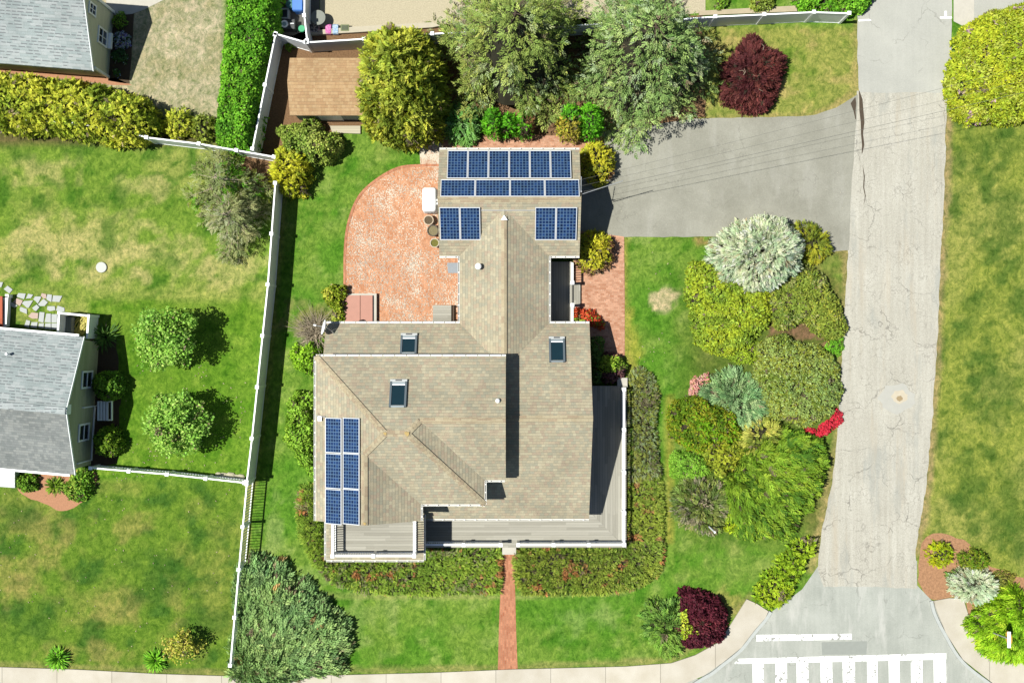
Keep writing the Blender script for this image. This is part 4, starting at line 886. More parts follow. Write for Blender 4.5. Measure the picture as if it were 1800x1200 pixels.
# bench
be = thing('bench', 'white slatted garden bench in the shade between the wall shrubs', 'bench', (PX(183), PY(722), 0))
bm = MB()
for k in range(4): bm.box((PX(173, .45)+.16*k, PY(722, .45), .44), (.12, 1.05, .03))
bm.build('seat', WHITE2, be); bm = MB()
for k in range(3): bm.box((PX(195, .8)+.03*k, PY(722, .8), .58+.14*k), (.03, 1.05, .1))
bm.build('backrest', WHITE2, be)
for a in (0, .55):
    for b in (-.5, .5): MB().box((PX(173, .45)+a, PY(722, .45)+b, .215), (.06, .06, .43)).build('leg', WHITE2, be)
# ================================================================== TOP LEFT HOUSE
th = thing('house', 'beige sided house with pale grey shingle roof in the top left corner', 'house', (-25, 17.5, 0))
TANW = planks('beige_siding', [C(196, 194, 172, .9), C(204, 202, 180, .9)], .2, 1, gapc=(.14, .14, .12))
S0 = np.array(P(191, 136, 0)); N0 = np.array(P(200, 22, 0)); dd = (N0-S0)/np.linalg.norm(N0-S0); ow_ = np.array([dd[1], -dd[0], 0]); A0 = S0+(N0-S0)*.83
wd2 = -ow_*13; up = lambda p, z: np.array([p[0], p[1], z])
eS = up(S0-dd*.22, 2.4)+ow_*.06; eA = up(A0, 4.3)+ow_*.06; eN = up(N0+dd*.25, 3.7)+ow_*.06
slab3([eS, eA, eA+wd2, eS+wd2], GR1, 'roof', th); slab3([eN, eA, eA+wd2, eN+wd2], GR1, 'roof', th)
q = [up(S0, 0), up(N0, 0), up(N0, 3.6), up(A0, 4.15), up(S0, 2.38)]; m = MB(); m.poly([tuple(a) for a in q])
m.poly([tuple(a) for a in (q[0], q[4], q[4]+wd2*.97, q[0]+wd2*.97)]); m.poly([tuple(a) for a in (q[1], q[1]+wd2*.97, q[2]+wd2*.97, q[2])]); m.build('wall', TANW, th)
for c_, zz in ((S0, 2.1), (N0, 3.2)): MB().box((c_[0], c_[1], zz/2), (.14, .14, zz), math.atan2(dd[1], dd[0])).build('corner_board', WHITE, th)
ow2 = lambda s, z, o=0.: Vector(tuple(N0-dd*s+ow_*o+np.array([0, 0, z])))
window(th, 1.72, 1.35, .8, 1.15, ow2, 1); window(th, .72, 2.95, .55, .85, ow2, 1)
wb = MB().bar(ow2(1.3, .55, .14), ow2(2.14, .55, .14), .2, .2).build('window_box', WHITE, th)
rk = MB(); rk.bar(eS-np.array([0, 0, .08])+ow_*.02, eA-np.array([0, 0, .08])+ow_*.02, .03, .15); rk.build('rake_board', WHITE, th)
# ================================================================== SHED
SHR = shingle('tan_shed_shingles', [C(210, 174, 130), C(204, 168, 124), C(214, 180, 136), C(200, 162, 120)], .17, .16, .3, 0)
sh = thing('shed', 'small garden shed with light brown shingle roof beside the golden conifer', 'shed', (PX(575), PY(165), 0))
y0, y1, ym = PY(203, 2.0), PY(102, 2.0), PY(143, 2.65); x0, x1 = PX(508, 2.2), PX(645, 2.2)
slab3([(x0, y0, 2.0), (x1, y0, 2.0), (x1, ym, 2.65), (x0, ym, 2.65)], SHR, 'roof', sh, .1); slab3([(x0, y1, 2.0), (x1, y1, 2.0), (x1, ym, 2.65), (x0, ym, 2.65)], SHR, 'roof', sh, .1)
m = MB(); gable_x(m, x0+.15, x1-.15, y0+.15, y1-.15, 1.95, 2.45); m.build('wall', planks('shed_siding', [C(150, 160, 156, .7), C(165, 174, 168, .7)], .2, 0), sh)
MB().bar((PX(560, 1), y0+.13, .95), (PX(600, 1), y0+.13, .95), .04, 1.8).build('door', WHITE2, sh)
MB().prism([(PX(580), PY(222)), (PX(634), PY(222)), (PX(634), PY(236)), (PX(585), PY(234))], .0, .14).build('ramp', planks('pale_boards', [C(206, 196, 170), C(222, 212, 186)], .14, 1), sh)
# ================================================================== PLANTS
GOLD = [((196, 186, 40), 2), ((222, 208, 60), 2), ((168, 172, 44), 2), ((130, 146, 40), 1)]
GOLD2 = [((222, 214, 62), 3), ((196, 194, 56), 2), ((166, 172, 50), 2), ((120, 140, 44), 1)]
BRIGHT = [((100, 166, 48), 2), ((124, 188, 60), 3), ((84, 142, 42), 2)]
MID = [((104, 150, 54), 2), ((130, 174, 66), 2), ((84, 128, 46), 2)]
OLIVE_ = [((148, 158, 56), 2), ((124, 140, 52), 2), ((170, 174, 66), 2), ((104, 124, 48), 1)]
DGREEN = [((86, 124, 62), 2), ((108, 146, 76), 2), ((70, 104, 56), 2)]
SPRUCE = [((128, 152, 84), 3), ((152, 172, 100), 2), ((98, 126, 66), 2), ((170, 174, 106), 1)]
SPRUCEB = [((130, 162, 102), 3), ((154, 184, 124), 2), ((100, 134, 80), 2), ((172, 178, 116), 1)]
BLUE = [((174, 200, 178), 3), ((196, 216, 194), 3), ((146, 176, 152), 2), ((196, 196, 150), .7)]
JUN = [((106, 138, 92), 3), ((130, 162, 112), 3), ((86, 116, 78), 2)]
RED_ = [((104, 54, 52), 3), ((122, 68, 62), 2), ((86, 42, 44), 2)]
FEATH = [((108, 146, 48), 3), ((132, 166, 58), 2), ((78, 118, 40), 2)]
GC = [((116, 148, 60), 3), ((140, 168, 74), 2), ((98, 132, 54), 2), ((150, 140, 86), .6)]
E = lambda cx, cy, rx, ry, n=24: ell(cx, cy, rx, ry, n)
# --- top left
shrub('hedge', 'long golden green clipped hedge between the two grey roofed houses', 'hedge', [(-200, 112), (0, 126), (60, 130), (130, 140), (200, 158), (248, 172), (276, 196), (272, 228), (245, 252), (190, 248), (120, 238), (60, 230), (0, 225), (-200, 205)], 2.8, zref=1.6, pal=GOLD2, R=1.2, lump=.45, amp=.35, leaf=(.17, .085), dens=520, style='tuft', rag=.3)
shrub('hedge', 'tall bright green leafy hedge beside the shed fence', 'hedge', [(395, -60), (392, 30), (384, 110), (378, 180), (374, 250), (400, 262), (440, 264), (452, 220), (464, 140), (482, 60), (490, -60)], 2.7, zref=1.9, pal=BRIGHT, R=.7, lump=.32, amp=.16, leaf=(.13, .085), dens=700, rag=.14)
shrub('shrub', 'round golden green shrub at the end of the golden hedge', 'shrub', E(313, 216, 24, 25), 1.3, pal=GOLD2, lump=.3, amp=.15, style='tuft', leaf=(.13, .07), dens=600)
shrub('shrub', 'round yellow green shrub touching the bright green hedge', 'shrub', E(355, 225, 20, 22), 1.2, pal=OLIVE_, lump=.3, amp=.15, style='tuft', leaf=(.13, .07), dens=600)
for (x, y, r, lb, pl) in ((212, 37, 9, 'small dark leafy plant against the beige house wall in shade', MID), (212, 70, 13, 'lilac and white flowering plant in the shaded bed by the beige house', [((150, 130, 170), 1), ((210, 215, 215), 2), ((60, 110, 60), 3)]), (211, 95, 11, 'white flowering plant in the middle of the shaded bed', [((220, 225, 225), 2), ((70, 110, 70), 3)]), (205, 128, 10, 'low plant with pale blue flowers at the end of the shaded bed', [((170, 180, 225), 1), ((60, 105, 60), 3)])):
    shrub('flowering_plant', lb, 'plant', E(x, y, r, r*1.1, 12), .4, pal=pl, lump=.2, amp=.1, leaf=(.1, .06), dens=500, depth=.15, core=.6)
shrub('plant', 'sprig of green leaves in the dark corner behind the shed fence', 'plant', E(508, 84, 12, 9, 12), .6, pal=MID, lump=.2, amp=.1, leaf=(.14, .09), dens=400, core=.5)
conifer('conifer', 'sparse olive conifer with bare twigs just below the neighbour fence', 412, 328, 4.2, 2.7, [((140, 142, 72), 3), ((160, 158, 90), 2), ((112, 128, 56), 2), ((90, 150, 40), 1)], levels=10, per=7, spacing=.17, card=(.36, .1), droop=.18, sparse=.36, limbc=GREYTWIG)
conifer('conifer', 'sparse tan tipped conifer reaching over the long white fence', 425, 388, 3.9, 2.5, [((166, 158, 90), 3), ((140, 142, 74), 3), ((178, 168, 112), 2)], levels=10, per=8, spacing=.17, card=(.34, .1), droop=.16, sparse=.32, limbc=GREYTWIG)
shrub('shrub', 'loose green leafy shrub in front of the tan roofed shed', 'shrub', [(494, 235), (505, 215), (540, 208), (575, 225), (600, 250), (588, 276), (555, 290), (520, 280), (500, 262)], 2.2, pal=[((140, 168, 84), 2), ((116, 150, 64), 2), ((160, 182, 100), 2)], lump=.4, amp=.3, leaf=(.15, .09), dens=420, rag=.5, depth=.5)
shrub('shrub', 'golden yellow conifer shrub at the top of the long white fence', 'shrub', [(474, 290), (488, 262), (520, 256), (545, 275), (548, 310), (535, 340), (508, 350), (490, 335), (476, 310)], 2.0, pal=GOLD, lump=.4, amp=.3, leaf=(.17, .08), dens=480, style='tuft', rag=.35)
# --- top middle
shrub('golden_conifer', 'tall golden green conifer with a dark eastern side beside the shed', 'tree', [(632, 150), (632, 105), (650, 70), (690, 52), (735, 58), (768, 90), (782, 140), (782, 190), (765, 235), (730, 256), (690, 252), (655, 232), (636, 195)], 5.6, zref=1.9, pal=[((200, 190, 60), 2), ((172, 172, 56), 3), ((140, 152, 52), 2), ((106, 128, 46), 1)], R=2.2, lump=.55, amp=.45, leaf=(.26, .10), dens=430, style='tuft', rag=.3, trunk=True)
conifer('spruce', 'tall grey green spruce behind the garage, left of the other big spruce', 906, 104, 9.0, 4.55, SPRUCE, levels=13, per=10, spacing=.21, card=(.40, .1), droop=.36, power=.62)
conifer('spruce', 'broad pale green spruce overhanging the driveway corner', 1122, 116, 8.2, 4.6, SPRUCEB, levels=13, per=11, spacing=.21, card=(.38, .1), droop=.36, power=.55)
shrub('shrub', 'rounded blue green shrub at the brick apron behind the garage', 'shrub', [(780, 225), (785, 198), (808, 186), (835, 196), (844, 222), (835, 243), (810, 248), (788, 243)], 1.6, pal=[((112, 168, 90), 2), ((130, 180, 120), 2), ((90, 146, 70), 1)], lump=.35, amp=.2, style='spray', leaf=(.18, .06), dens=560)
bt = thing('bare_shrub', 'bare twiggy shrub between the golden conifer and the blue green shrub', 'shrub', (PX(776), PY(218), 0)); tw = MB()
for i in range(150):
    a = RNG.uniform(0, 6.28); e = RNG.uniform(.4, 1.2); L = RNG.uniform(.7, 1.5); b = bt.location+Vector((RNG.normal(0, .25), RNG.normal(0, .35), 0)); d = Vector((math.cos(a)*math.cos(e), math.sin(a)*math.cos(e), math.sin(e)))
    tw.tube([b, b+d*L*.5+Vector((0, 0, .1)), b+d*L], [.018, .012, .005], 4, False)
tw.build('branches', GREYTWIG, bt)
for x, y, rx, ry, h, lb, pl, pt in ((866, 220, 17, 25, 2.8, 'bright green clipped arborvitae, leftmost of the row behind the solar garage roof', BRIGHT, ()), (894, 222, 15, 21, 2.4, 'narrow bright green arborvitae, second in the row behind the garage', BRIGHT, ()), (921, 220, 17, 24, 2.4, 'green arborvitae with a browned side behind the garage roof', BRIGHT, (((170, 130, 90), 1.2, .56),)), (1002, 218, 22, 30, 2.9, 'bright green arborvitae with a yellowed base beside the soil gap', BRIGHT, (((190, 180, 70), .9, .62),)), (1036, 217, 22, 30, 3.0, 'bright green arborvitae under the broad spruce, rightmost of the row', BRIGHT, ())):
    shrub('arborvitae', lb, 'shrub', E(x, y, rx, ry), h, zref=.8, group='clipped arborvitae behind the garage', pal=[((86, 160, 40), 2), ((106, 184, 46), 3), ((70, 136, 34), 2)], patches=pt, lump=.22, amp=.16, style='tuft', leaf=(.12, .06), dens=900, rag=.08, depth=.12)
def openglobe(lb, cx, cy, rx, ry, h):
    s = shrub('golden_shrub', lb, 'shrub', E(cx, cy, rx, ry), h, pal=[((214, 196, 50), 3), ((190, 178, 44), 3), ((150, 150, 46), 2)], patches=(((128, 100, 70), .9, .60),), lump=.34, amp=.3, style='tuft', leaf=(.14, .07), dens=560, rag=.12, depth=.25, group='golden globe shrubs at the garage corners'); return s
openglobe('golden globe shrub with brown gaps at the upper corner of the garage', 1049, 286, 31, 38, 1.7)
openglobe('golden globe shrub with a brown hollow above the east entry porch', 1043, 443, 34, 38, 1.7)
maple = shrub('japanese_maple', 'dark red weeping maple on the dry lawn below the white fence', 'tree', [(1326, 60), (1345, 80), (1375, 95), (1385, 112), (1372, 140), (1362, 165), (1348, 188), (1325, 190), (1310, 194), (1300, 182), (1278, 172), (1278, 140), (1274, 118), (1295, 98), (1310, 75)], 2.2, zref=1.0, pal=RED_, lump=.5, amp=.3, leaf=(.17, .045), dens=800, style='spray', flow=.5, rag=.2, trunk=True)
mt = MB(); c0 = maple.location
for i in range(6):
    a = RNG.uniform(0, 6.28); q = c0+Vector((RNG.normal(0, .6), RNG.normal(0, .9), 2.0)); mt.tube([q, q+Vector((.18*math.cos(a), .18*math.sin(a), .06)), q+Vector((.35*math.cos(a+.5), .35*math.sin(a+.5), .02))], [.012, .01, .005], 4)
mt.build('bare_twigs', GREYTWIG, maple)
shrub('rhododendron', 'large golden green rhododendron with pink blooms right of the road', 'shrub', [(1672, 120), (1682, 70), (1702, 40), (1740, 20), (1800, 5), (1900, 10), (1900, 200), (1800, 210), (1760, 214), (1710, 216), (1685, 196), (1672, 160)], 2.6, zref=1.0, pal=[((196, 192, 44), 3), ((172, 178, 44), 3), ((142, 156, 40), 2), ((206, 200, 70), 1)], patches=(((206, 170, 176), 2.2, .83),), R=1.6, lump=.4, amp=.2, leaf=(.19, .08), dens=480, rag=.15)
shrub('hedge', 'low bright green hedge behind the white fence end at the road', 'hedge', [(1395, -60), (1400, 8), (1420, 18), (1465, 22), (1500, 28), (1520, 22), (1536, 4), (1545, -60)], 1.2, pal=BRIGHT, R=.6, lump=.35, amp=.2, leaf=(.15, .09), dens=520)
shrub('shrub', 'small dark green shrub with pink flowers in the gravel behind the white fence', 'shrub', E(1268, 5, 14, 14, 12), .7, pal=MID, patches=(((190, 110, 130), 2., .65),), lump=.25, amp=.12, leaf=(.12, .08), dens=460)
shrub('shrub', 'small green shrub right of the dark one in the gravel behind the fence', 'shrub', E(1340, 6, 18, 12, 12), .7, pal=OLIVE_, lump=.25, amp=.12, leaf=(.12, .08), dens=460)
tag(slab('timber_edging', [(1228, 21), (1398, 12), (1400, 22), (1228, 29)], plain('timber', C(206, 190, 160), .9, .15, 4), 0, .18, None), 'pale timber edging along the gravel behind the white fence', 'edging')
bpy.data.objects['timber_edging'].pop('kind', None) if 'kind' in bpy.data.objects['timber_edging'] else None
# --- front island by the road
sp = shrub('blue_spruce', 'pale silver blue spruce overhanging the driveway edge', 'tree', [(1250, 450), (1254, 420), (1282, 398), (1310, 388), (1345, 384), (1380, 392), (1398, 412), (1408, 440), (1402, 470), (1380, 490), (1352, 500), (1330, 512), (1300, 500), (1268, 484)], 3.4, zref=1.3, pal=BLUE, lump=.42, amp=.4, leaf=(.19, .085), dens=560, style='spray', flow=.55, rag=.35, k=.66, R=1.9, trunk=True)
shrub('shrub', 'large olive green mound shrub below the silver blue spruce', 'shrub', [(1205, 500), (1215, 465), (1245, 460), (1300, 480), (1350, 510), (1362, 545), (1350, 580), (1320, 605), (1285, 622), (1250, 618), (1225, 600), (1212, 560)], 1.4, k=.72, pal=[((150, 170, 54), 2), ((134, 158, 52), 2), ((172, 184, 60), 1), ((112, 140, 50), 2)], lump=.35, amp=.2, R=1.4, leaf=(.17, .08), dens=460)
shrub('shrub', 'wide dull green mound shrub against the road with a bare hollow', 'shrub', [(1352, 545), (1352, 510), (1380, 480), (1410, 460), (1440, 470), (1462, 500), (1485, 535), (1488, 565), (1478, 590), (1455, 602), (1442, 590), (1432, 572), (1405, 560), (1390, 575), (1365, 582)], 1.2, k=.7, pal=[((118, 140, 62), 3), ((138, 152, 66), 2), ((98, 122, 56), 2), ((166, 158, 80), 1)], lump=.35, amp=.2, R=1.1, leaf=(.17, .08), dens=440)
shrub('shrub', 'large round olive shrub left of the road above the red azalea', 'shrub', [(1325, 650), (1332, 618), (1352, 592), (1382, 585), (1400, 600), (1440, 608), (1468, 625), (1480, 660), (1478, 700), (1462, 728), (1430, 745), (1395, 748), (1362, 738), (1340, 712), (1328, 682)], 1.5, k=.7, pal=[((146, 156, 72), 3), ((128, 144, 62), 3), ((164, 170, 86), 2), ((104, 128, 54), 1)], lump=.3, amp=.16, R=1.6, leaf=(.15, .07), dens=520)
shrub('shrub', 'golden green shrub behind the silver blue spruce at the driveway', 'shrub', [(1398, 395), (1430, 398), (1455, 415), (1460, 440), (1440, 455), (1410, 455), (1400, 425)], 1.3, pal=[((170, 160, 40), 2), ((138, 142, 44), 2), ((104, 124, 44), 2)], lump=.3, amp=.2, leaf=(.17, .07), dens=480, style='spray')
shrub('shrub', 'small bright green patch of leaves between the mounds and the road', 'shrub', [(1450, 608), (1470, 585), (1486, 575), (1486, 615), (1478, 635), (1462, 622)], .4, pal=BRIGHT, lump=.2, amp=.08, leaf=(.12, .06), dens=500)
shrub('shrub', 'low yellow green plant under the olive mounds beside the lawn', 'shrub', [(1268, 622), (1300, 615), (1330, 600), (1340, 622), (1322, 640), (1290, 642)], .5, pal=[((160, 186, 60), 2), ((136, 166, 56), 2)], lump=.25, amp=.1, leaf=(.14, .06), dens=440)
shrub('juniper', 'blue green spreading juniper beside the pink azalea', 'shrub', [(1232, 690), (1255, 664), (1290, 658), (1325, 665), (1348, 690), (1356, 715), (1340, 735), (1300, 742), (1272, 730), (1255, 705)], .8, pal=[((120, 158, 116), 2), ((146, 180, 140), 2), ((96, 136, 100), 2)], lump=.4, amp=.25, style='spray', leaf=(.26, .06), dens=460, R=1.0, k=.66)
shrub('azalea', 'small pale pink flowering azalea at the lawn edge', 'shrub', [(1208, 690), (1218, 668), (1245, 656), (1250, 670), (1232, 682), (1222, 698)], .6, pal=[((236, 170, 160), 4), ((226, 150, 140), 2), ((120, 150, 70), 1.2)], lump=.2, amp=.12, leaf=(.1, .08), dens=700)
shrub('shrub', 'rounded dark olive shrub with a bright green left side below the pink azalea', 'shrub', [(1175, 742), (1185, 712), (1212, 698), (1250, 702), (1280, 712), (1296, 740), (1302, 768), (1285, 790), (1245, 795), (1205, 785), (1182, 768)], 1.5, pal=[((110, 160, 36), 2), ((136, 148, 46), 3), ((92, 128, 36), 2)], lump=.32, amp=.25, leaf=(.15, .075), dens=560)
shrub('golden_conifer', 'golden fan leaved dwarf conifer in the middle of the island bed', 'shrub', [(1308, 760), (1318, 740), (1342, 735), (1364, 752), (1360, 770), (1345, 790), (1318, 796), (1308, 780)], 1.3, pal=[((206, 190, 80), 3), ((176, 172, 62), 2), ((140, 150, 54), 2)], lump=.34, amp=.35, leaf=(.2, .09), dens=420, style='spray')
shrub('golden_conifer', 'mustard green dwarf conifer left of the golden fan leaved one', 'shrub', [(1245, 790), (1268, 782), (1282, 775), (1302, 782), (1304, 802), (1288, 822), (1262, 838), (1248, 820)], 1.2, pal=[((176, 174, 48), 3), ((150, 156, 44), 2), ((196, 190, 58), 1)], lump=.4, amp=.3, leaf=(.15, .07), dens=560, style='tuft')
shrub('shrub', 'soft lime green mound beside the worn grass path', 'shrub', [(1180, 815), (1188, 790), (1215, 792), (1243, 806), (1250, 828), (1232, 840), (1200, 842), (1182, 834)], .8, pal=[((128, 182, 66), 3), ((144, 194, 80), 2), ((110, 164, 56), 1)], lump=.4, amp=.07, leaf=(.12, .05), dens=900)
shrub('juniper', 'large feathery bright green juniper nearest the road bend', 'shrub', [(1275, 850), (1300, 820), (1310, 795), (1335, 780), (1375, 762), (1410, 765), (1438, 785), (1440, 830), (1430, 870), (1405, 905), (1375, 930), (1335, 938), (1300, 930), (1280, 895)], 1.4, pal=FEATH, lump=.45, amp=.45, style='spray', leaf=(.28, .07), dens=560, rag=.5, R=1.3, flow=1.0, center=(PX(1255), PY(790)))
shrub('juniper', 'grey brown juniper beside the little white signpost', 'shrub', [(1186, 870), (1205, 850), (1240, 845), (1272, 860), (1290, 885), (1275, 915), (1262, 935), (1235, 928), (1205, 915), (1190, 895)], .9, pal=[((108, 134, 72), 3), ((124, 140, 84), 2), ((88, 114, 62), 2), ((150, 136, 96), .8)], lump=.35, amp=.3, style='spray', leaf=(.26, .06), dens=440, rag=.35)
shrub('shrub', 'small chartreuse shrub at the foot of the feathery juniper', 'shrub', [(1272, 915), (1282, 900), (1300, 902), (1306, 918), (1296, 932), (1276, 932)], .7, pal=[((196, 208, 40), 3), ((170, 190, 40), 2)], lump=.25, amp=.2, leaf=(.13, .06), dens=560, style='tuft')
shrub('azalea', 'bright red azalea at the road edge', 'shrub', [(1414, 762), (1430, 752), (1452, 740), (1464, 718), (1477, 714), (1476, 738), (1462, 755), (1442, 772), (1424, 774)], .6, pal=[((226, 60, 76), 4), ((206, 40, 60), 2), ((236, 90, 100), 1)], lump=.25, amp=.12, leaf=(.11, .08), dens=700)
shrub('hedge', 'yellow green clipped shrub row running diagonally beside the road mouth', 'hedge', [(1325, 1050), (1340, 1020), (1370, 990), (1388, 962), (1412, 942), (1432, 945), (1432, 965), (1415, 990), (1402, 1010), (1392, 1045), (1372, 1066), (1345, 1066)], .9, pal=[((152, 186, 54), 3), ((132, 170, 48), 2), ((104, 144, 42), 2)], lump=.34, amp=.3, R=.6, leaf=(.17, .09), dens=460, style='tuft')
shrub('japanese_maple', 'dark red maple shrub beside the sidewalk corner', 'tree', [(1198, 1068), (1196, 1045), (1218, 1036), (1242, 1038), (1262, 1052), (1276, 1075), (1276, 1100), (1268, 1125), (1245, 1136), (1220, 1140), (1200, 1132), (1188, 1105)], 1.6, zref=.7, pal=[((104, 44, 58), 3), ((84, 34, 46), 3), ((124, 58, 66), 1)], lump=.32, amp=.35, leaf=(.17, .08), dens=480, rag=.3, trunk=True)
shrub('juniper', 'green juniper against the dark red maple shrub on the lawn corner', 'shrub', [(1135, 1085), (1150, 1065), (1180, 1058), (1200, 1070), (1200, 1100), (1195, 1130), (1175, 1150), (1158, 1140), (1145, 1110)], .8, pal=[((106, 152, 66), 2), ((124, 164, 84), 2), ((90, 130, 66), 2)], lump=.35, amp=.25, style='spray', leaf=(.24, .06), dens=460, rag=.3)
shrub('shrub', 'yellow green sprig poking through the dark red maple shrub', 'shrub', [(1198, 1118), (1200, 1080), (1206, 1072), (1210, 1095), (1232, 1108), (1228, 1116), (1212, 1112), (1204, 1124)], 1.7, zref=1.4, z0=1.1, pal=[((200, 214, 60), 3), ((170, 196, 56), 2)], lump=.2, amp=.1, leaf=(.12, .06), dens=340, R=.2, core=0, rag=.05)
# --- bottom right bed
shrub('shrub', 'small yellow green shrub in the bark mulch bed right of the road', 'shrub', E(1656, 976, 22, 20), .8, pal=[((176, 190, 40), 3), ((150, 174, 40), 2)], lump=.28, amp=.2, leaf=(.14, .07), dens=520, style='tuft')
shrub('shrub', 'smooth dark green dome shrub behind the pale blue dwarf spruce', 'shrub', E(1711, 984, 26, 19), 1.0, pal=[((100, 140, 40), 2), ((130, 150, 50), 2), ((84, 118, 36), 1)], lump=.35, amp=.1, leaf=(.1, .045), dens=1000, style='tuft', rag=.06, depth=.12)
shrub('blue_spruce', 'pale blue dwarf spruce in the bark mulch bed', 'shrub', E(1711, 1028, 39, 28), 1.1, pal=BLUE, lump=.3, amp=.25, leaf=(.17, .075), dens=600, style='spray', k=.66, rag=.2)
shrub('shrub', 'olive gold leaved shrub behind the feathery shrub at the right edge', 'shrub', [(1742, 1010), (1770, 1000), (1790, 1012), (1775, 1040), (1755, 1050), (1742, 1035)], .6, pal=[((150, 140, 52), 2), ((124, 128, 48), 2)], lump=.25, amp=.12, leaf=(.12, .06), dens=420)
shrub('juniper', 'large feathery yellow green shrub around the street sign at the right edge', 'shrub', [(1706, 1098), (1730, 1070), (1752, 1050), (1775, 1030), (1792, 1040), (1810, 1060), (1880, 1080), (1880, 1160), (1810, 1158), (1772, 1160), (1745, 1148), (1722, 1125)], 1.1, pal=[((140, 190, 44), 3), ((160, 206, 60), 2), ((112, 162, 38), 2)], lump=.45, amp=.35, style='spray', leaf=(.26, .065), dens=560, rag=.25, R=1.0, center=(PX(1830), PY(1050)))
shrub('plant', 'grassy tuft beside the yellow green shrub in the bark mulch bed', 'plant', E(1672, 1012, 10, 9, 12), .4, pal=DGREEN, lump=.2, amp=.08, leaf=(.16, .03), dens=500, style='tuft', core=.5)
shrub('plant', 'small yellow flowering plant at the foot of the pale blue dwarf spruce', 'plant', E(1724, 1062, 11, 6, 10), .3, pal=[((220, 214, 90), 2), ((130, 160, 60), 2)], lump=.2, amp=.08, leaf=(.1, .06), dens=460, core=.5)
# --- left neighbour
TREEG = [((138, 190, 88), 3), ((162, 208, 112), 2), ((110, 162, 66), 2)]
leafy_tree('tree', 'round light green leafy tree on the neighbour lawn, upper of the pair', 314, 592, 3.5, 1.68, TREEG, group='light green lawn trees')
leafy_tree('tree', 'round light green leafy tree on the neighbour lawn, lower of the pair', 327, 740, 3.3, 1.58, TREEG, group='light green lawn trees', clusters=62)
shrub('shrub', 'round shrub half in wall shade above the white bench', 'shrub', E(190, 678, 27, 26), 1.6, pal=MID, lump=.32, amp=.22, leaf=(.14, .09), dens=480, rag=.12)
shrub('shrub', 'round shrub half in wall shade below the white bench', 'shrub', E(190, 776, 24, 26), 1.5, pal=FEATH, lump=.32, amp=.22, leaf=(.15, .08), dens=480, rag=.12)
spiky('yucca', 'spiky yucca in the shade by the white railed landing', 'plant', 188, 592, .8, .8, DGREEN, 110, .06)
shrub('shrub', 'square clipped green shrub next to the white front porch', 'shrub', [(28, 832), (62, 834), (68, 850), (62, 864), (40, 864), (28, 855)], .8, pal=MID, lump=.25, amp=.15, leaf=(.14, .09), dens=480)
spiky('daylily', 'strappy leaved plant in the middle of the pale mulch bed', 'plant', 98, 853, .55, .45, FEATH, 120, .055)
shrub('shrub', 'dark leafy shrub at the house corner in the pale mulch bed', 'shrub', [(112, 858), (125, 838), (142, 826), (162, 830), (166, 850), (158, 872), (140, 882), (120, 874)], .9, pal=[((110, 160, 56), 3), ((84, 136, 46), 2), ((140, 176, 76), 1)], lump=.3, amp=.22, leaf=(.18, .08), dens=420, rag=.25)
spiky('daylily', 'clump of strappy green leaves alone on the lower neighbour lawn', 'plant', 104, 1155, .72, .5, BRIGHT, 170, .07)
spiky('daylily', 'clump of strappy green leaves beside the yellow leaved shrub', 'plant', 275, 1159, .68, .5, BRIGHT, 190, .065)
leafy_tree('shrub', 'loose yellow leaved shrub by the picket fence corner', 332, 1130, 1.9, 1.05, [((206, 186, 80), 3), ((186, 176, 66), 2), ((140, 160, 56), 1)], z0=.2, clusters=44, per=26, leaf=(.12, .09), cr=.26)
# --- main house surroundings
JP = [(420, 1010), (432, 990), (455, 985), (480, 995), (510, 1015), (535, 1032), (560, 1055), (582, 1075), (600, 1105), (605, 1140), (598, 1172), (575, 1188), (520, 1195), (470, 1198), (430, 1192), (410, 1185), (412, 1120), (416, 1060)]
shrub('juniper', 'huge spreading grey green juniper at the front sidewalk corner', 'shrub', JP, 1.1, pal=JUN, patches=(((170, 140, 90), 2.2, .83),), lump=.55, amp=.26, style='spray', leaf=(.30, .06), dens=680, rag=.45, R=1.2, k=.86, center=(PX(415), PY(1230)), flow=.9)
def cover(name, lb, pxp, pal, patches, h=.45):
    zr = .2; poly = [(PX(x, zr), PY(y, zr)) for x, y in pxp]; a = np.array(poly)
    r = tag(bpy.data.objects.new(name, None), lb, 'ground cover', None, 'stuff'); COL.objects.link(r); r.location = (a[:, 0].mean(), a[:, 1].mean(), 0)
    mound_into(r, poly, h, R=.35, pal=pal, patches=patches, lump=.3, amp=.05, style='spray', leaf=(.115, .05), dens=1150, rag=.09, flow=.3, k=.74, depth=.12); return r
ORG = (((184, 130, 82), 1.5, .775), ((178, 138, 88), 2.8, .79))
cover('ground_cover', 'heathery green ground cover with orange patches left of the front path', [(522, 890), (530, 855), (556, 850), (562, 925), (575, 985), (748, 985), (748, 966), (880, 964), (882, 1010), (880, 1040), (800, 1043), (700, 1043), (640, 1042), (588, 1026), (550, 990), (528, 945)], GC, ORG)
cover('ground_cover', 'heathery green ground cover with orange patches right of the front path', [(908, 966), (1100, 964), (1102, 850), (1160, 840), (1166, 900), (1166, 980), (1155, 1012), (1120, 1034), (1060, 1043), (920, 1044), (904, 1010)], [((120, 144, 62), 3), ((138, 158, 76), 2), ((102, 128, 54), 2)], ORG)
cover('ground_cover', 'browner heathery ground cover along the east deck railing', [(1103, 848), (1103, 690), (1108, 655), (1125, 646), (1148, 665), (1157, 700), (1150, 750), (1156, 800), (1161, 838)], [((128, 140, 76), 3), ((146, 148, 92), 2), ((108, 128, 62), 2), ((128, 112, 76), 1)], (), .5)
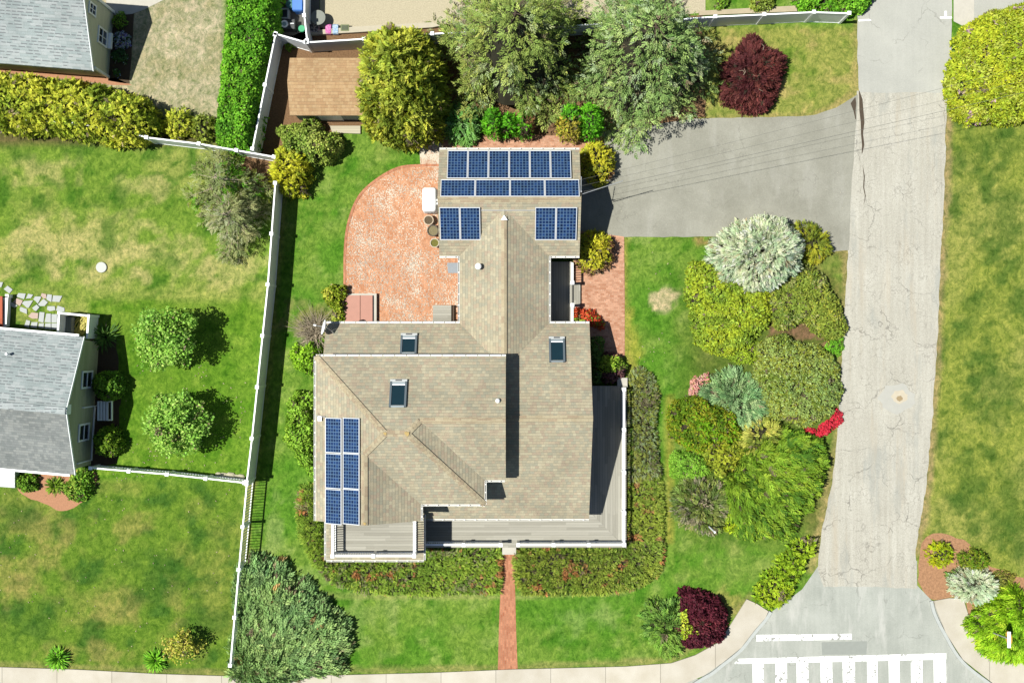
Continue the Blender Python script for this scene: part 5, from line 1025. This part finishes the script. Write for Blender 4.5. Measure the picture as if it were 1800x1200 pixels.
shrub('shrub', 'bright green leafy shrub along the west wall of the main house', 'shrub', [(500, 745), (505, 710), (522, 690), (545, 686), (556, 700), (558, 830), (545, 832), (525, 815), (512, 790), (503, 770)], 1.8, zref=.9, pal=[((130, 178, 66), 3), ((152, 200, 84), 2), ((104, 150, 50), 2)], lump=.4, amp=.28, R=.8, leaf=(.16, .09), dens=460, rag=.3)
shrub('shrub', 'bright green leafy shrub near the satellite dish corner of the main house', 'shrub', [(508, 625), (518, 605), (545, 600), (562, 612), (560, 650), (550, 668), (530, 650), (514, 640)], 1.2, pal=[((136, 190, 56), 3), ((110, 160, 48), 2)], lump=.35, amp=.25, leaf=(.15, .09), dens=420, rag=.3)
shrub('shrub', 'golden green shrub against the cellar bulkhead', 'shrub', [(566, 512), (585, 502), (606, 502), (608, 540), (604, 566), (588, 566), (584, 540), (570, 525)], 1.1, pal=[((160, 164, 40), 3), ((110, 140, 40), 2), ((200, 186, 60), 1)], lump=.3, amp=.25, leaf=(.15, .09), dens=420, rag=.25)
db = thing('dead_shrub', 'bleached bare shrub under the satellite dish', 'shrub', (PX(548), PY(585), 0)); tw = MB()
for i in range(120):
    a = RNG.normal(2.6, 1.3); e = RNG.uniform(.1, .9); L = RNG.uniform(.6, 1.5); b = db.location+Vector((.3+RNG.normal(0, .15), RNG.normal(0, .2), 0)); d = Vector((math.cos(a)*math.cos(e), math.sin(a)*math.cos(e), math.sin(e)))
    s_ = Vector((RNG.normal(0, .2), RNG.normal(0, .2), 0)); m1 = b+d*L*.5+s_*.5
    tw.tube([b, m1, b+d*L+s_], [.024, .016, .006], 4, False)
    for j in range(3): d2 = d+Vector(RNG.normal(0, .55, 3)); tw.tube([m1, m1+d2*.22, m1+d2*.42+Vector(RNG.normal(0, .05, 3))], [.011, .008, .004], 3, False)
tw.build('branches', GREYTWIG, db)
shrub('shrub', 'light green shrub with a purple leaved side at the end of the brick walk', 'shrub', [(1052, 650), (1056, 622), (1072, 615), (1086, 625), (1103, 642), (1102, 662), (1086, 668), (1065, 674)], 1.3, pal=[((150, 190, 76), 3), ((180, 206, 96), 2), ((120, 160, 56), 2)], patches=(((120, 84, 84), .8, .66),), lump=.3, amp=.25, leaf=(.15, .09), dens=420, rag=.25)
shrub('shrub', 'dark green shrub in the roof shade below the lower skylight', 'shrub', [(1038, 590), (1056, 592), (1058, 640), (1054, 672), (1040, 672)], .9, pal=DGREEN, lump=.3, amp=.2, leaf=(.14, .08), dens=420)
shrub('flowering_plant', 'orange red flowering plant beside the entry steps', 'plant', [(1010, 548), (1022, 540), (1040, 544), (1048, 558), (1066, 568), (1062, 574), (1040, 570), (1014, 572)], .7, pal=[((226, 96, 60), 3), ((206, 70, 46), 2), ((120, 160, 60), 2), ((150, 180, 70), 1)], lump=.22, amp=.15, leaf=(.12, .09), dens=420, core=.5)
# ================================================================== OTHER OBJECTS
tk = thing('storage_tank', 'white rounded oil tank standing against the garage wall on the patio', 'tank', (PX(755), PY(352), 0))
def rrect(cx, cy, w_, d_, r, n=6):
    o = []
    for sx, sy, a0 in ((1, 1, 0), (-1, 1, 90), (-1, -1, 180), (1, -1, 270)):
        for k in range(n+1): a = math.radians(a0+90*k/n); o.append((cx+sx*(w_/2-r)+r*math.cos(a), cy+sy*(d_/2-r)+r*math.sin(a)))
    return o
tc = (PX(755, 1.1), PY(351, 1.1))
m = MB(); rings = [(0, .0, .12), (.78, .0, .15), (.95, .05, .15), (1.04, .14, .13), (1.07, .24, .1)]; prev = None
for z_, ins, r in rings:
    ring = rrect(tc[0], tc[1], .78-ins, 1.32-ins, max(.1, r)); i = len(m.v); m.v += [(x, y, z_+.25) for x, y in ring]
    if prev is not None:
        for k in range(len(ring)): j = (k+1) % len(ring); m.f.append((prev+k, prev+j, i+j, i+k))
    prev = i
m.f.append(tuple(range(prev, prev+len(ring)))); m.build('body', WHITE, tk, True)
for a in (-.28, .28):
    for b in (-.5, .5): MB().tube([(tc[0]+a, tc[1]+b, 0), (tc[0]+a, tc[1]+b, .3)], .03, 8).build('leg', METAL, tk)
for yy in (-.12, .06): MB().lathe((tc[0]+.46, tc[1]+yy-.1, 0), [(.03, 0), (.03, 1.15), (.075, 1.16), (.075, 1.24), (.04, 1.3)], 12).build('filler_pipe', PIPEW, tk)
for x, y, r, lb, rim, soil in ((753.5, 387, .28, 'pale rimmed planter pot nearest the white tank', C(226, 206, 180), C(110, 96, 76)), (761, 405.5, .32, 'dark round planter pot, the middle of the three by the garage wall', C(110, 102, 90), C(150, 138, 104)), (764, 427, .26, 'pale rimmed planter pot with mossy soil farthest from the tank', C(226, 212, 190), C(128, 124, 60))):
    pt = thing('planter_pot', lb, 'pot', (PX(x, .4), PY(y, .4), 0), 'planter pots by the garage wall'); c_ = pt.location
    MB().lathe(c_, [(r*.7, 0), (r*.98, .42), (r, .45), (r*.82, .45), (r*.8, .38)], 22).build('pot', plain('pot_clay', rim, .8, .1, 8), pt, True)
    MB().lathe(c_, [(r*.5, .3), (r*.83, .385)], 22).build('soil', plain('pot_soil', soil, .95, .45, 16, bump=.6), pt)
tag(MB().prism([(PX(a), PY(b)) for a, b in ((786, 462), (808, 462), (808, 480), (788, 480))], 0, .09).build('stone_slab', plain('blue_stone', C(172, 178, 184), .85, .1, 8)), 'flat blue grey stone slab at the patio inner corner', 'stone')
# satellite dish on the roof corner
ds = thing('satellite_dish', 'white satellite dish on a mast at the north west roof corner', 'satellite dish', (PX(581, 3.3), PY(580, 3.3), 2.75)); o_ = ds.location
m = MB(); dc = o_+Vector((-.22, .12, .75)); dn = Vector((-.93, .22, .3)).normalized(); du = dn.cross(Vector((0, 0, 1))).normalized(); dv = dn.cross(du)
ids = []
for r in (0.001, .16, .3, .4):
    ids.append(len(m.v))
    for j in range(20): t_ = 2*math.pi*j/20; m.v.append(tuple(dc+du*r*math.cos(t_)*1.0+dv*r*math.sin(t_)+dn*(r*r*.7)))
for k in range(3):
    for j in range(20): a = ids[k]+j; b = ids[k]+(j+1) % 20; m.f.append((a, b, b+20, a+20))
o = m.build('dish', PIPEW, ds, True); sm_ = o.modifiers.new('thick', 'SOLIDIFY'); sm_.thickness = .03
MB().tube([o_+Vector((.18, -.28, .0)), o_+Vector((.05, -.05, .45)), dc+Vector((.05, 0, -.05))], .03, 8).tube([o_+Vector((.3, .1, .02)), o_+Vector((.05, -.02, .45))], .02, 6).build('mast', METAL, ds)
MB().tube([dc+dv*.38+dn*.1, dc+dn*.55+dv*.1], .018, 6).build('feed_arm', METAL, ds); MB().tube([dc+dn*.5+dv*.1, dc+dn*.62+dv*.08], .05, 10).build('receiver', PIPEW, ds)
# manhole / well cover, spots
wc = thing('well_cover', 'round white concrete cover set in the dry neighbour lawn', 'cover', (PX(179), PY(470), 0)); MB().lathe((PX(179), PY(470), 0), [(.29, 0), (.29, .09), (.27, .1), (.21, .1)], 24).build('rim', plain('cover_rim', C(226, 228, 220), .7, .05), wc); MB().lathe((PX(179), PY(470), 0), [(.205, .0), (.205, .085)], 24).build('lid', plain('cover_lid', C(188, 200, 204), .7, .08, 8), wc)
# flagstones
fl = [([(-8, 495), (6, 496), (3, 505), (-8, 504)], 0), ([(7, 508), (14, 502), (23, 509), (17, 516)], 0), ([(30, 520), (33, 515), (46, 516), (43, 526), (31, 522)], 0), ([(46, 525), (50, 516), (59, 518), (55, 524)], 0), ([(59, 526), (62, 521), (72, 521), (73, 523), (67, 534), (63, 529)], 0), ([(72, 520), (74, 515), (82, 517), (82, 524), (78, 525)], 1), ([(82, 524), (84, 517), (92, 518), (91, 531), (83, 527)], 0), ([(92, 530), (94, 519), (110, 520), (105, 531)], 0), ([(23, 531), (30, 524), (41, 528), (36, 538), (31, 535)], 1), ([(39, 533), (43, 529), (59, 528), (51, 541), (48, 541)], 0), ([(67, 535), (77, 525), (85, 531), (79, 538), (71, 538)], 0), ([(19, 532), (21, 531), (32, 537), (26, 541), (20, 538)], 0), ([(35, 543), (37, 539), (48, 543), (48, 552), (36, 547)], 0), ([(57, 541), (65, 535), (70, 540), (64, 547), (60, 545)], 0), ([(50, 556), (56, 549), (68, 550), (67, 560), (57, 560)], 1), ([(68, 565), (70, 548), (79, 549), (77, 567)], 0), ([(83, 544), (84, 538), (97, 538), (98, 545), (88, 547)], 0), ([(99, 545), (102, 537), (114, 541), (114, 547), (104, 549)], 0), ([(79, 566), (82, 551), (90, 551), (90, 567)], 0), ([(91, 567), (91, 552), (101, 552), (101, 567)], 0), ([(43, 573), (47, 562), (54, 564), (51, 576)], 0), ([(54, 575), (56, 566), (67, 566), (65, 577)], 0), ([(68, 576), (69, 568), (78, 568), (77, 577)], 0), ([(79, 578), (80, 568), (90, 568), (90, 579)], 0), ([(91, 579), (91, 568), (101, 568), (101, 579)], 0)]
FS = [plain('flagstone', C(206, 210, 208), .85, .08, 6), plain('pink_flagstone', C(216, 190, 176), .85, .08, 6)]
for p_, k_ in fl:
    tag(MB().prism([(PX(x), PY(y)) for x, y in p_], 0, .05).build('flagstone', FS[k_], bevel=.012), 'irregular pale grey flagstone in the grass beside the grey roofed house' if not k_ else 'pinkish flagstone among the grey ones beside the grey roofed house', 'paving stone', 'grey flagstones by the side landing' if not k_ else 'pink flagstones by the side landing')
# stones along the picket fence
for i, (x, y) in enumerate(((384, 833), (393, 835), (405, 836), (415, 837), (423, 838))):
    r_ = .13+.05*(i % 3); m = MB(); c_ = (PX(x), PY(y), 0)
    m.lathe(c_, [(r_, 0), (r_*1.05, r_*.3), (r_*.7, r_*.6), (r_*.2, r_*.7)], 7); o = m.build('stone', plain('pale_stone', C(214, 206, 176), .9, .15, 6)); o.scale = (1.3, .9, 1); tag(o, 'small pale rock on the grass behind the crossing picket fence', 'rock', 'rocks along the picket fence')
# trash corner
bn = thing('wheeled_bin', 'blue wheeled bin at the top edge beside the lattice fence', 'bin', (PX(523, .9), PY(8, .9), 0)); bx_, by_ = bn.location.x, bn.location.y
BLUEP = plain('blue_plastic', C(70, 128, 210, .6), .45, .1, 3, .4)
m = MB(); m.prism([(bx_-.24, by_-.3), (bx_+.24, by_-.3), (bx_+.24, by_+.3), (bx_-.24, by_+.3)], .06, .95); m.build('body', BLUEP, bn, bevel=.02); MB().box((bx_, by_, .99), (.54, .68, .06)).bar((bx_-.24, by_-.38, .98), (bx_+.24, by_-.38, .98), .04, .04).build('lid', BLUEP, bn, bevel=.02)
for s in (-.2, .2): MB().tube([(bx_+s-.03, by_+.28, .1), (bx_+s+.03, by_+.28, .1)], .1, 12).build('wheel', DARK, bn)
fx = thing('square_planter', 'square grey rimmed black planter by the hedge near the blue bin', 'planter', (PX(498, .5), PY(24, .5), 0)); fx_, fy_ = fx.location.x, fx.location.y
m = MB()
for a, b, c_, d_ in ((-.25, 0, .06, .56), (.25, 0, .06, .56), (0, -.25, .44, .06), (0, .25, .44, .06)): m.box((fx_+a, fy_+b, .27), (c_, d_, .54))
m.build('frame', plain('grey_rim', C(190, 198, 200), .5, .05), fx); MB().box((fx_, fy_, .2), (.43, .43, .36)).build('liner', DARK, fx)
ac = thing('drum_unit', 'black box with a round white ringed fan top in the trash corner', 'machine', (PX(505, .5), PY(43, .5), 0)); ax_, ay_ = ac.location.x, ac.location.y
MB().box((ax_, ay_, .28), (.85, .55, .56)).build('body', DARK, ac, bevel=.03); MB().lathe((ax_-.14, ay_, .56), [(.2, 0), (.2, .03), (.165, .035), (.16, .01)], 24).build('ring', PIPEW, ac); MB().lathe((ax_-.14, ay_, .56), [(.11, 0), (.1, .05)], 20).build('fan_hub', plain('pale_blue_plastic', C(170, 196, 204), .5), ac); MB().box((ax_+.27, ay_+.02, .58), (.22, .05, .03)).build('handle', METAL, ac)
gt = thing('barrel', 'dark teal covered barrel beside the blue bin', 'barrel', (PX(510, .6), PY(8, .6), 0)); MB().lathe(gt.location, [(.2, 0), (.24, .3), (.21, .62)], 18).build('body', plain('teal_plastic', C(40, 90, 90, .6), .5, .2), gt, True); MB().lathe(gt.location+Vector((0, 0, .62)), [(.22, 0), (.22, .04), (.05, .08)], 18).build('lid', plain('teal_lid', C(90, 140, 136, .6), .5, .1), gt)
MBg = tag(MB().lathe((PX(532), PY(53), 0), [(.14, 0), (.19, .28), (.17, .3)], 14).build('bucket', plain('green_plastic', C(70, 170, 120, .6), .5)), 'small green bucket beside the short slanted fence', 'bucket')
rt = thing('round_table', 'round dark table at the gravel edge with a lattice shadow across it', 'table', (PX(559, .7), PY(31, .7), 0)); MB().lathe(rt.location, [(.36, .66), (.40, .68), (.40, .70)], 28).build('top', plain('grey_table_top', C(150, 154, 144), .5, .1), rt); MB().lathe(rt.location, [(.2, 0), (.05, .05), (.04, .66)], 14).build('pedestal', DARK, rt)
def bag(lb, x, y, w_, d_, h_, cols):
    t = NT('bag_print'); n = t.noise(t.geo(), 9, 2); c = t.ramp(n, [(.38, cols[0]), (.5, cols[1]), (.62, cols[2])], 'CONSTANT'); mt_ = t.done(c, .4, .4)
    m = MB(); cx, cy = PX(x, h_), PY(y, h_); ring = [(0, .9), (h_*.3, 1.), (h_*.8, .97), (h_, .8)]; pv = None
    for z_, s_ in ring:
        r = rrect(cx, cy, w_*s_, d_*s_, .06, 3); i = len(m.v); m.v += [(a, b, z_) for a, b in r]
        if pv is not None:
            for k in range(len(r)): j = (k+1) % len(r); m.f.append((pv+k, pv+j, i+j, i+k))
        pv = i
    m.f.append(tuple(range(pv, pv+len(r)))); tag(m.build('soil_bag', mt_, smooth=False), lb, 'bag', 'soil bags along the gravel edge')
bag('grey and white printed soil bag nearest the lattice fence', 552.5, 50, .55, .5, .3, (C(60, 58, 66), C(200, 190, 186), C(90, 84, 92)))
bag('bright pink soil bag in the row along the gravel', 577, 51, .36, .55, .32, (C(224, 90, 180), C(236, 150, 200), C(190, 60, 160)))
bag('pale blue soil bag beside the pink one', 589.5, 51, .36, .55, .32, (C(150, 190, 230), C(210, 226, 240), C(90, 130, 190)))
pb = thing('planter_box', 'olive green square planter box at the end of the soil bags', 'planter', (PX(606, .3), PY(49, .3), 0)); MB().box(pb.location+Vector((0, 0, .15)), (.46, .36, .3)).build('box', plain('olive_plastic', C(140, 150, 104), .6), pb, bevel=.02); MB().box(pb.location+Vector((0, 0, .31)), (.34, .25, .03)).build('tray', plain('dark_olive', C(96, 104, 78), .6), pb)
tag(MB().prism([(PX(a), PY(b)) for a, b in ((545, 57), (620, 50), (760, 42), (775, 48), (760, 51), (620, 60), (545, 64))], 0, .28).build('retaining_wall', plain('timber_wall', C(214, 204, 180), .9, .12, 5)), 'low pale timber retaining wall along the gravel', 'wall')
bpy.data.objects['retaining_wall']['category'] = 'wall'
# street sign and lamp post
ss = thing('street_sign', 'street sign on a grey pole standing in the feathery shrub', 'sign', (PX(1728, .6), PY(1107, .6), 0)); b_ = ss.location; tp = Vector((PX(1776, 2.7), PY(1123, 2.7), 2.75)); dlt = (tp-b_)
MB().tube([b_, b_+dlt*.5, tp], .035, 8).build('pole', METAL, ss)
sgn = tp+Vector((.02, 0, -.3)); q = [(sgn.x+.03, sgn.y+.38*math.sin(a), sgn.z+.38*math.cos(a)) for a in [math.pi/8+math.pi/4*k for k in range(8)]]
m = MB(); m.poly(q); m.poly([(x-.03, y, z) for x, y, z in q][::-1])
for k in range(8): j = (k+1) % 8; m.poly([q[k], q[j], (q[j][0]-.03, q[j][1], q[j][2]), (q[k][0]-.03, q[k][1], q[k][2])])
m.build('sign_plate', plain('sign_yellow', C(236, 190, 80, .6), .5, .05), ss)
MB().bar(tp+Vector((-.1, -.42, .02)), tp+Vector((-.1, .42, .02)), .16, .05).build('sign_bracket', WHITE, ss)
lp = thing('signpost', 'short white post at the foot of the grey brown juniper', 'post', (PX(1242), PY(921), 0)); a_ = lp.location; MB().tube([a_, a_+Vector((.05, -.05, 2.2))], .045, 8).build('post', WHITE, lp); MB().lathe(a_+Vector((.05, -.05, 2.2)), [(.05, -.02), (.06, .02), (.02, .06)], 10).build('finial', WHITE, lp)
# overhead cables from the garage corner to the street
WIRE = plain('cable_rubber', C(120, 120, 114), .7, .1)
for i, (y0_, z0_, x1_, y1_, z1_, r_, lb) in enumerate(((316, 4.3, 1790, 120, 7.6, .005, 'uppermost overhead cable crossing the driveway'), (327, 4.2, 1800, 142, 7.2, .005, 'middle overhead cable crossing the driveway'), (338, 4.0, 1810, 160, 6.8, .008, 'lowest and darkest overhead cable crossing the driveway'))):
    A_ = Vector(P(1021, y0_, z0_)); B_ = Vector(P(x1_, y1_, z1_)); pts = []
    for k in range(25): t_ = k/24; p = A_.lerp(B_, t_); p.z -= 1.6*t_*(1-t_); pts.append(p)
    tag(MB().tube(pts, r_, 6).build('overhead_cable', WIRE), lb, 'cable', 'overhead cables above the driveway')
ms = thing('service_mast', 'pale metal service mast at the garage corner holding the cables', 'mast', (PX(1021, 4), PY(338, 4), 2.6)); m_ = ms.location
MB().tube([m_, m_+Vector((0, .0, 1.7))], .035, 8).tube([m_+Vector((0, 0, 1.5)), m_+Vector((0, .75, 1.75))], .02, 6).build('mast', METAL, ms); MB().tube([Vector(P(1024, 341, 4)), Vector(P(1095, 318, 4.3))], .018, 8).build('conduit', METAL, ms)
# fallen petals scattered over the patio and drive
n = 5200; X_ = RNG.uniform(PX(608), PX(806), n); Y_ = RNG.uniform(PY(565), PY(296), n); keep = (edgedist(X_, Y_, [(PX(x), PY(y)) for x, y in ((800, 296), (700, 301), (664, 322), (634, 350), (617, 390), (610, 432), (610, 512), (665, 512), (670, 565), (756, 565), (756, 530), (800, 530), (800, 470), (770, 455), (770, 440), (742, 440), (742, 325), (770, 325))]) > 0) & (fbm(X_*.7, Y_*.7, 3, 55)+RNG.normal(0, .1, n) > .5)
pr_ = tag(bpy.data.objects.new('fallen_petals', None), 'white fallen petals scattered over the brick patio', 'petals', None, 'stuff'); COL.objects.link(pr_); pr_.location = (PX(700), PY(430), 0)
X_, Y_ = X_[keep], Y_[keep]; k = len(X_); th_ = RNG.uniform(0, 6.28, k)
cards('petals', np.stack([X_, Y_, np.full(k, .034)], 1), np.stack([np.cos(th_), np.sin(th_), np.full(k, .05)], 1), np.tile([0, 0, 1.], (k, 1))+RNG.normal(0, .1, (k, 3)), RNG.uniform(.05, .11, k), .05, np.tile(lin((240, 230, 212))*.5, (k, 1)), pr_)
n = 420; X_ = RNG.uniform(PX(1060), PX(1490), n); Y_ = RNG.uniform(PY(412), PY(215), n); th_ = RNG.uniform(0, 6.28, n); keep = RNG.random(n) < .5; X_, Y_, th_ = X_[keep], Y_[keep], th_[keep]; k = len(X_)
dr_ = tag(bpy.data.objects.new('leaf_litter', None), 'pale leaf litter specks on the driveway', 'litter', None, 'stuff'); COL.objects.link(dr_); dr_.location = (PX(1280), PY(310), 0)
cards('litter', np.stack([X_, Y_, np.full(k, .026)], 1), np.stack([np.cos(th_), np.sin(th_), np.full(k, .05)], 1), np.tile([0, 0, 1.], (k, 1)), RNG.uniform(.03, .08, k), .03, np.tile(lin((232, 226, 206))*.5, (k, 1))*RNG.uniform(.5, 1.1, (k, 1)), dr_)
n = 900; X_ = np.concatenate([RNG.uniform(PX(190), PX(440), 500), RNG.uniform(PX(0), PX(430), 260), RNG.uniform(PX(1100), PX(1180), 140)]); Y_ = np.concatenate([RNG.uniform(PY(845), PY(640), 500), RNG.uniform(PY(1170), PY(850), 260), RNG.uniform(PY(1000), PY(420), 140)])
keep = (fbm(X_*.6, Y_*.6, 3, 91)+RNG.normal(0, .12, n)) > .58; X_, Y_ = X_[keep], Y_[keep]; k = len(X_); th_ = RNG.uniform(0, 6.28, k)
ll_ = tag(bpy.data.objects.new('fallen_leaves', None), 'pale fallen leaves and petals dotted over the lawns', 'litter', None, 'stuff'); COL.objects.link(ll_); ll_.location = (PX(300), PY(750), 0)
cards('leaves', np.stack([X_, Y_, np.full(k, .03)], 1), np.stack([np.cos(th_), np.sin(th_), np.full(k, .1)], 1), np.tile([0, 0, 1.], (k, 1)), RNG.uniform(.05, .13, k), .06, np.tile(lin((226, 214, 168))*.5, (k, 1))*RNG.uniform(.5, 1.1, (k, 1)), ll_)
# ================================================================== LIGHT, SKY, CAMERA
w = bpy.data.worlds.new('World'); sc.world = w; w.use_nodes = True; nt = w.node_tree; bg = nt.nodes['Background']
sky = nt.nodes.new('ShaderNodeTexSky'); sky.sky_type = 'NISHITA'; sky.sun_disc = False
EL, AZ = math.radians(64), math.radians(3)        # shadows fall to +x, a touch up
sd_ = Vector((-math.cos(EL)*math.cos(AZ), -math.cos(EL)*math.sin(AZ), math.sin(EL)))
sky.sun_elevation = EL; sky.sun_rotation = math.atan2(sd_.x, sd_.y); sky.altitude = 0; sky.air_density = 1.0; sky.dust_density = .5; sky.ozone_density = 1.
nt.links.new(sky.outputs[0], bg.inputs[0]); bg.inputs[1].default_value = .055
L = bpy.data.lights.new('sun', 'SUN'); L.energy = 5.0; L.angle = math.radians(.5); L.color = (1., .985, .91)
lo = bpy.data.objects.new('sun', L); COL.objects.link(lo); lo.rotation_euler = (-sd_).to_track_quat('-Z', 'Y').to_euler(); lo.location = sd_*80
cam = bpy.data.cameras.new('camera'); co = bpy.data.objects.new('camera', cam); COL.objects.link(co); co.location = (0, 0, H); co.rotation_euler = (0, 0, 0)
cam.sensor_width = 36; cam.lens = 36*F/1800; cam.clip_end = 2000; sc.camera = co
sc.view_settings.view_transform = 'Standard'; sc.view_settings.look = 'None'; sc.view_settings.exposure = .69; sc.view_settings.gamma = 1
sc.cycles.max_bounces = 6
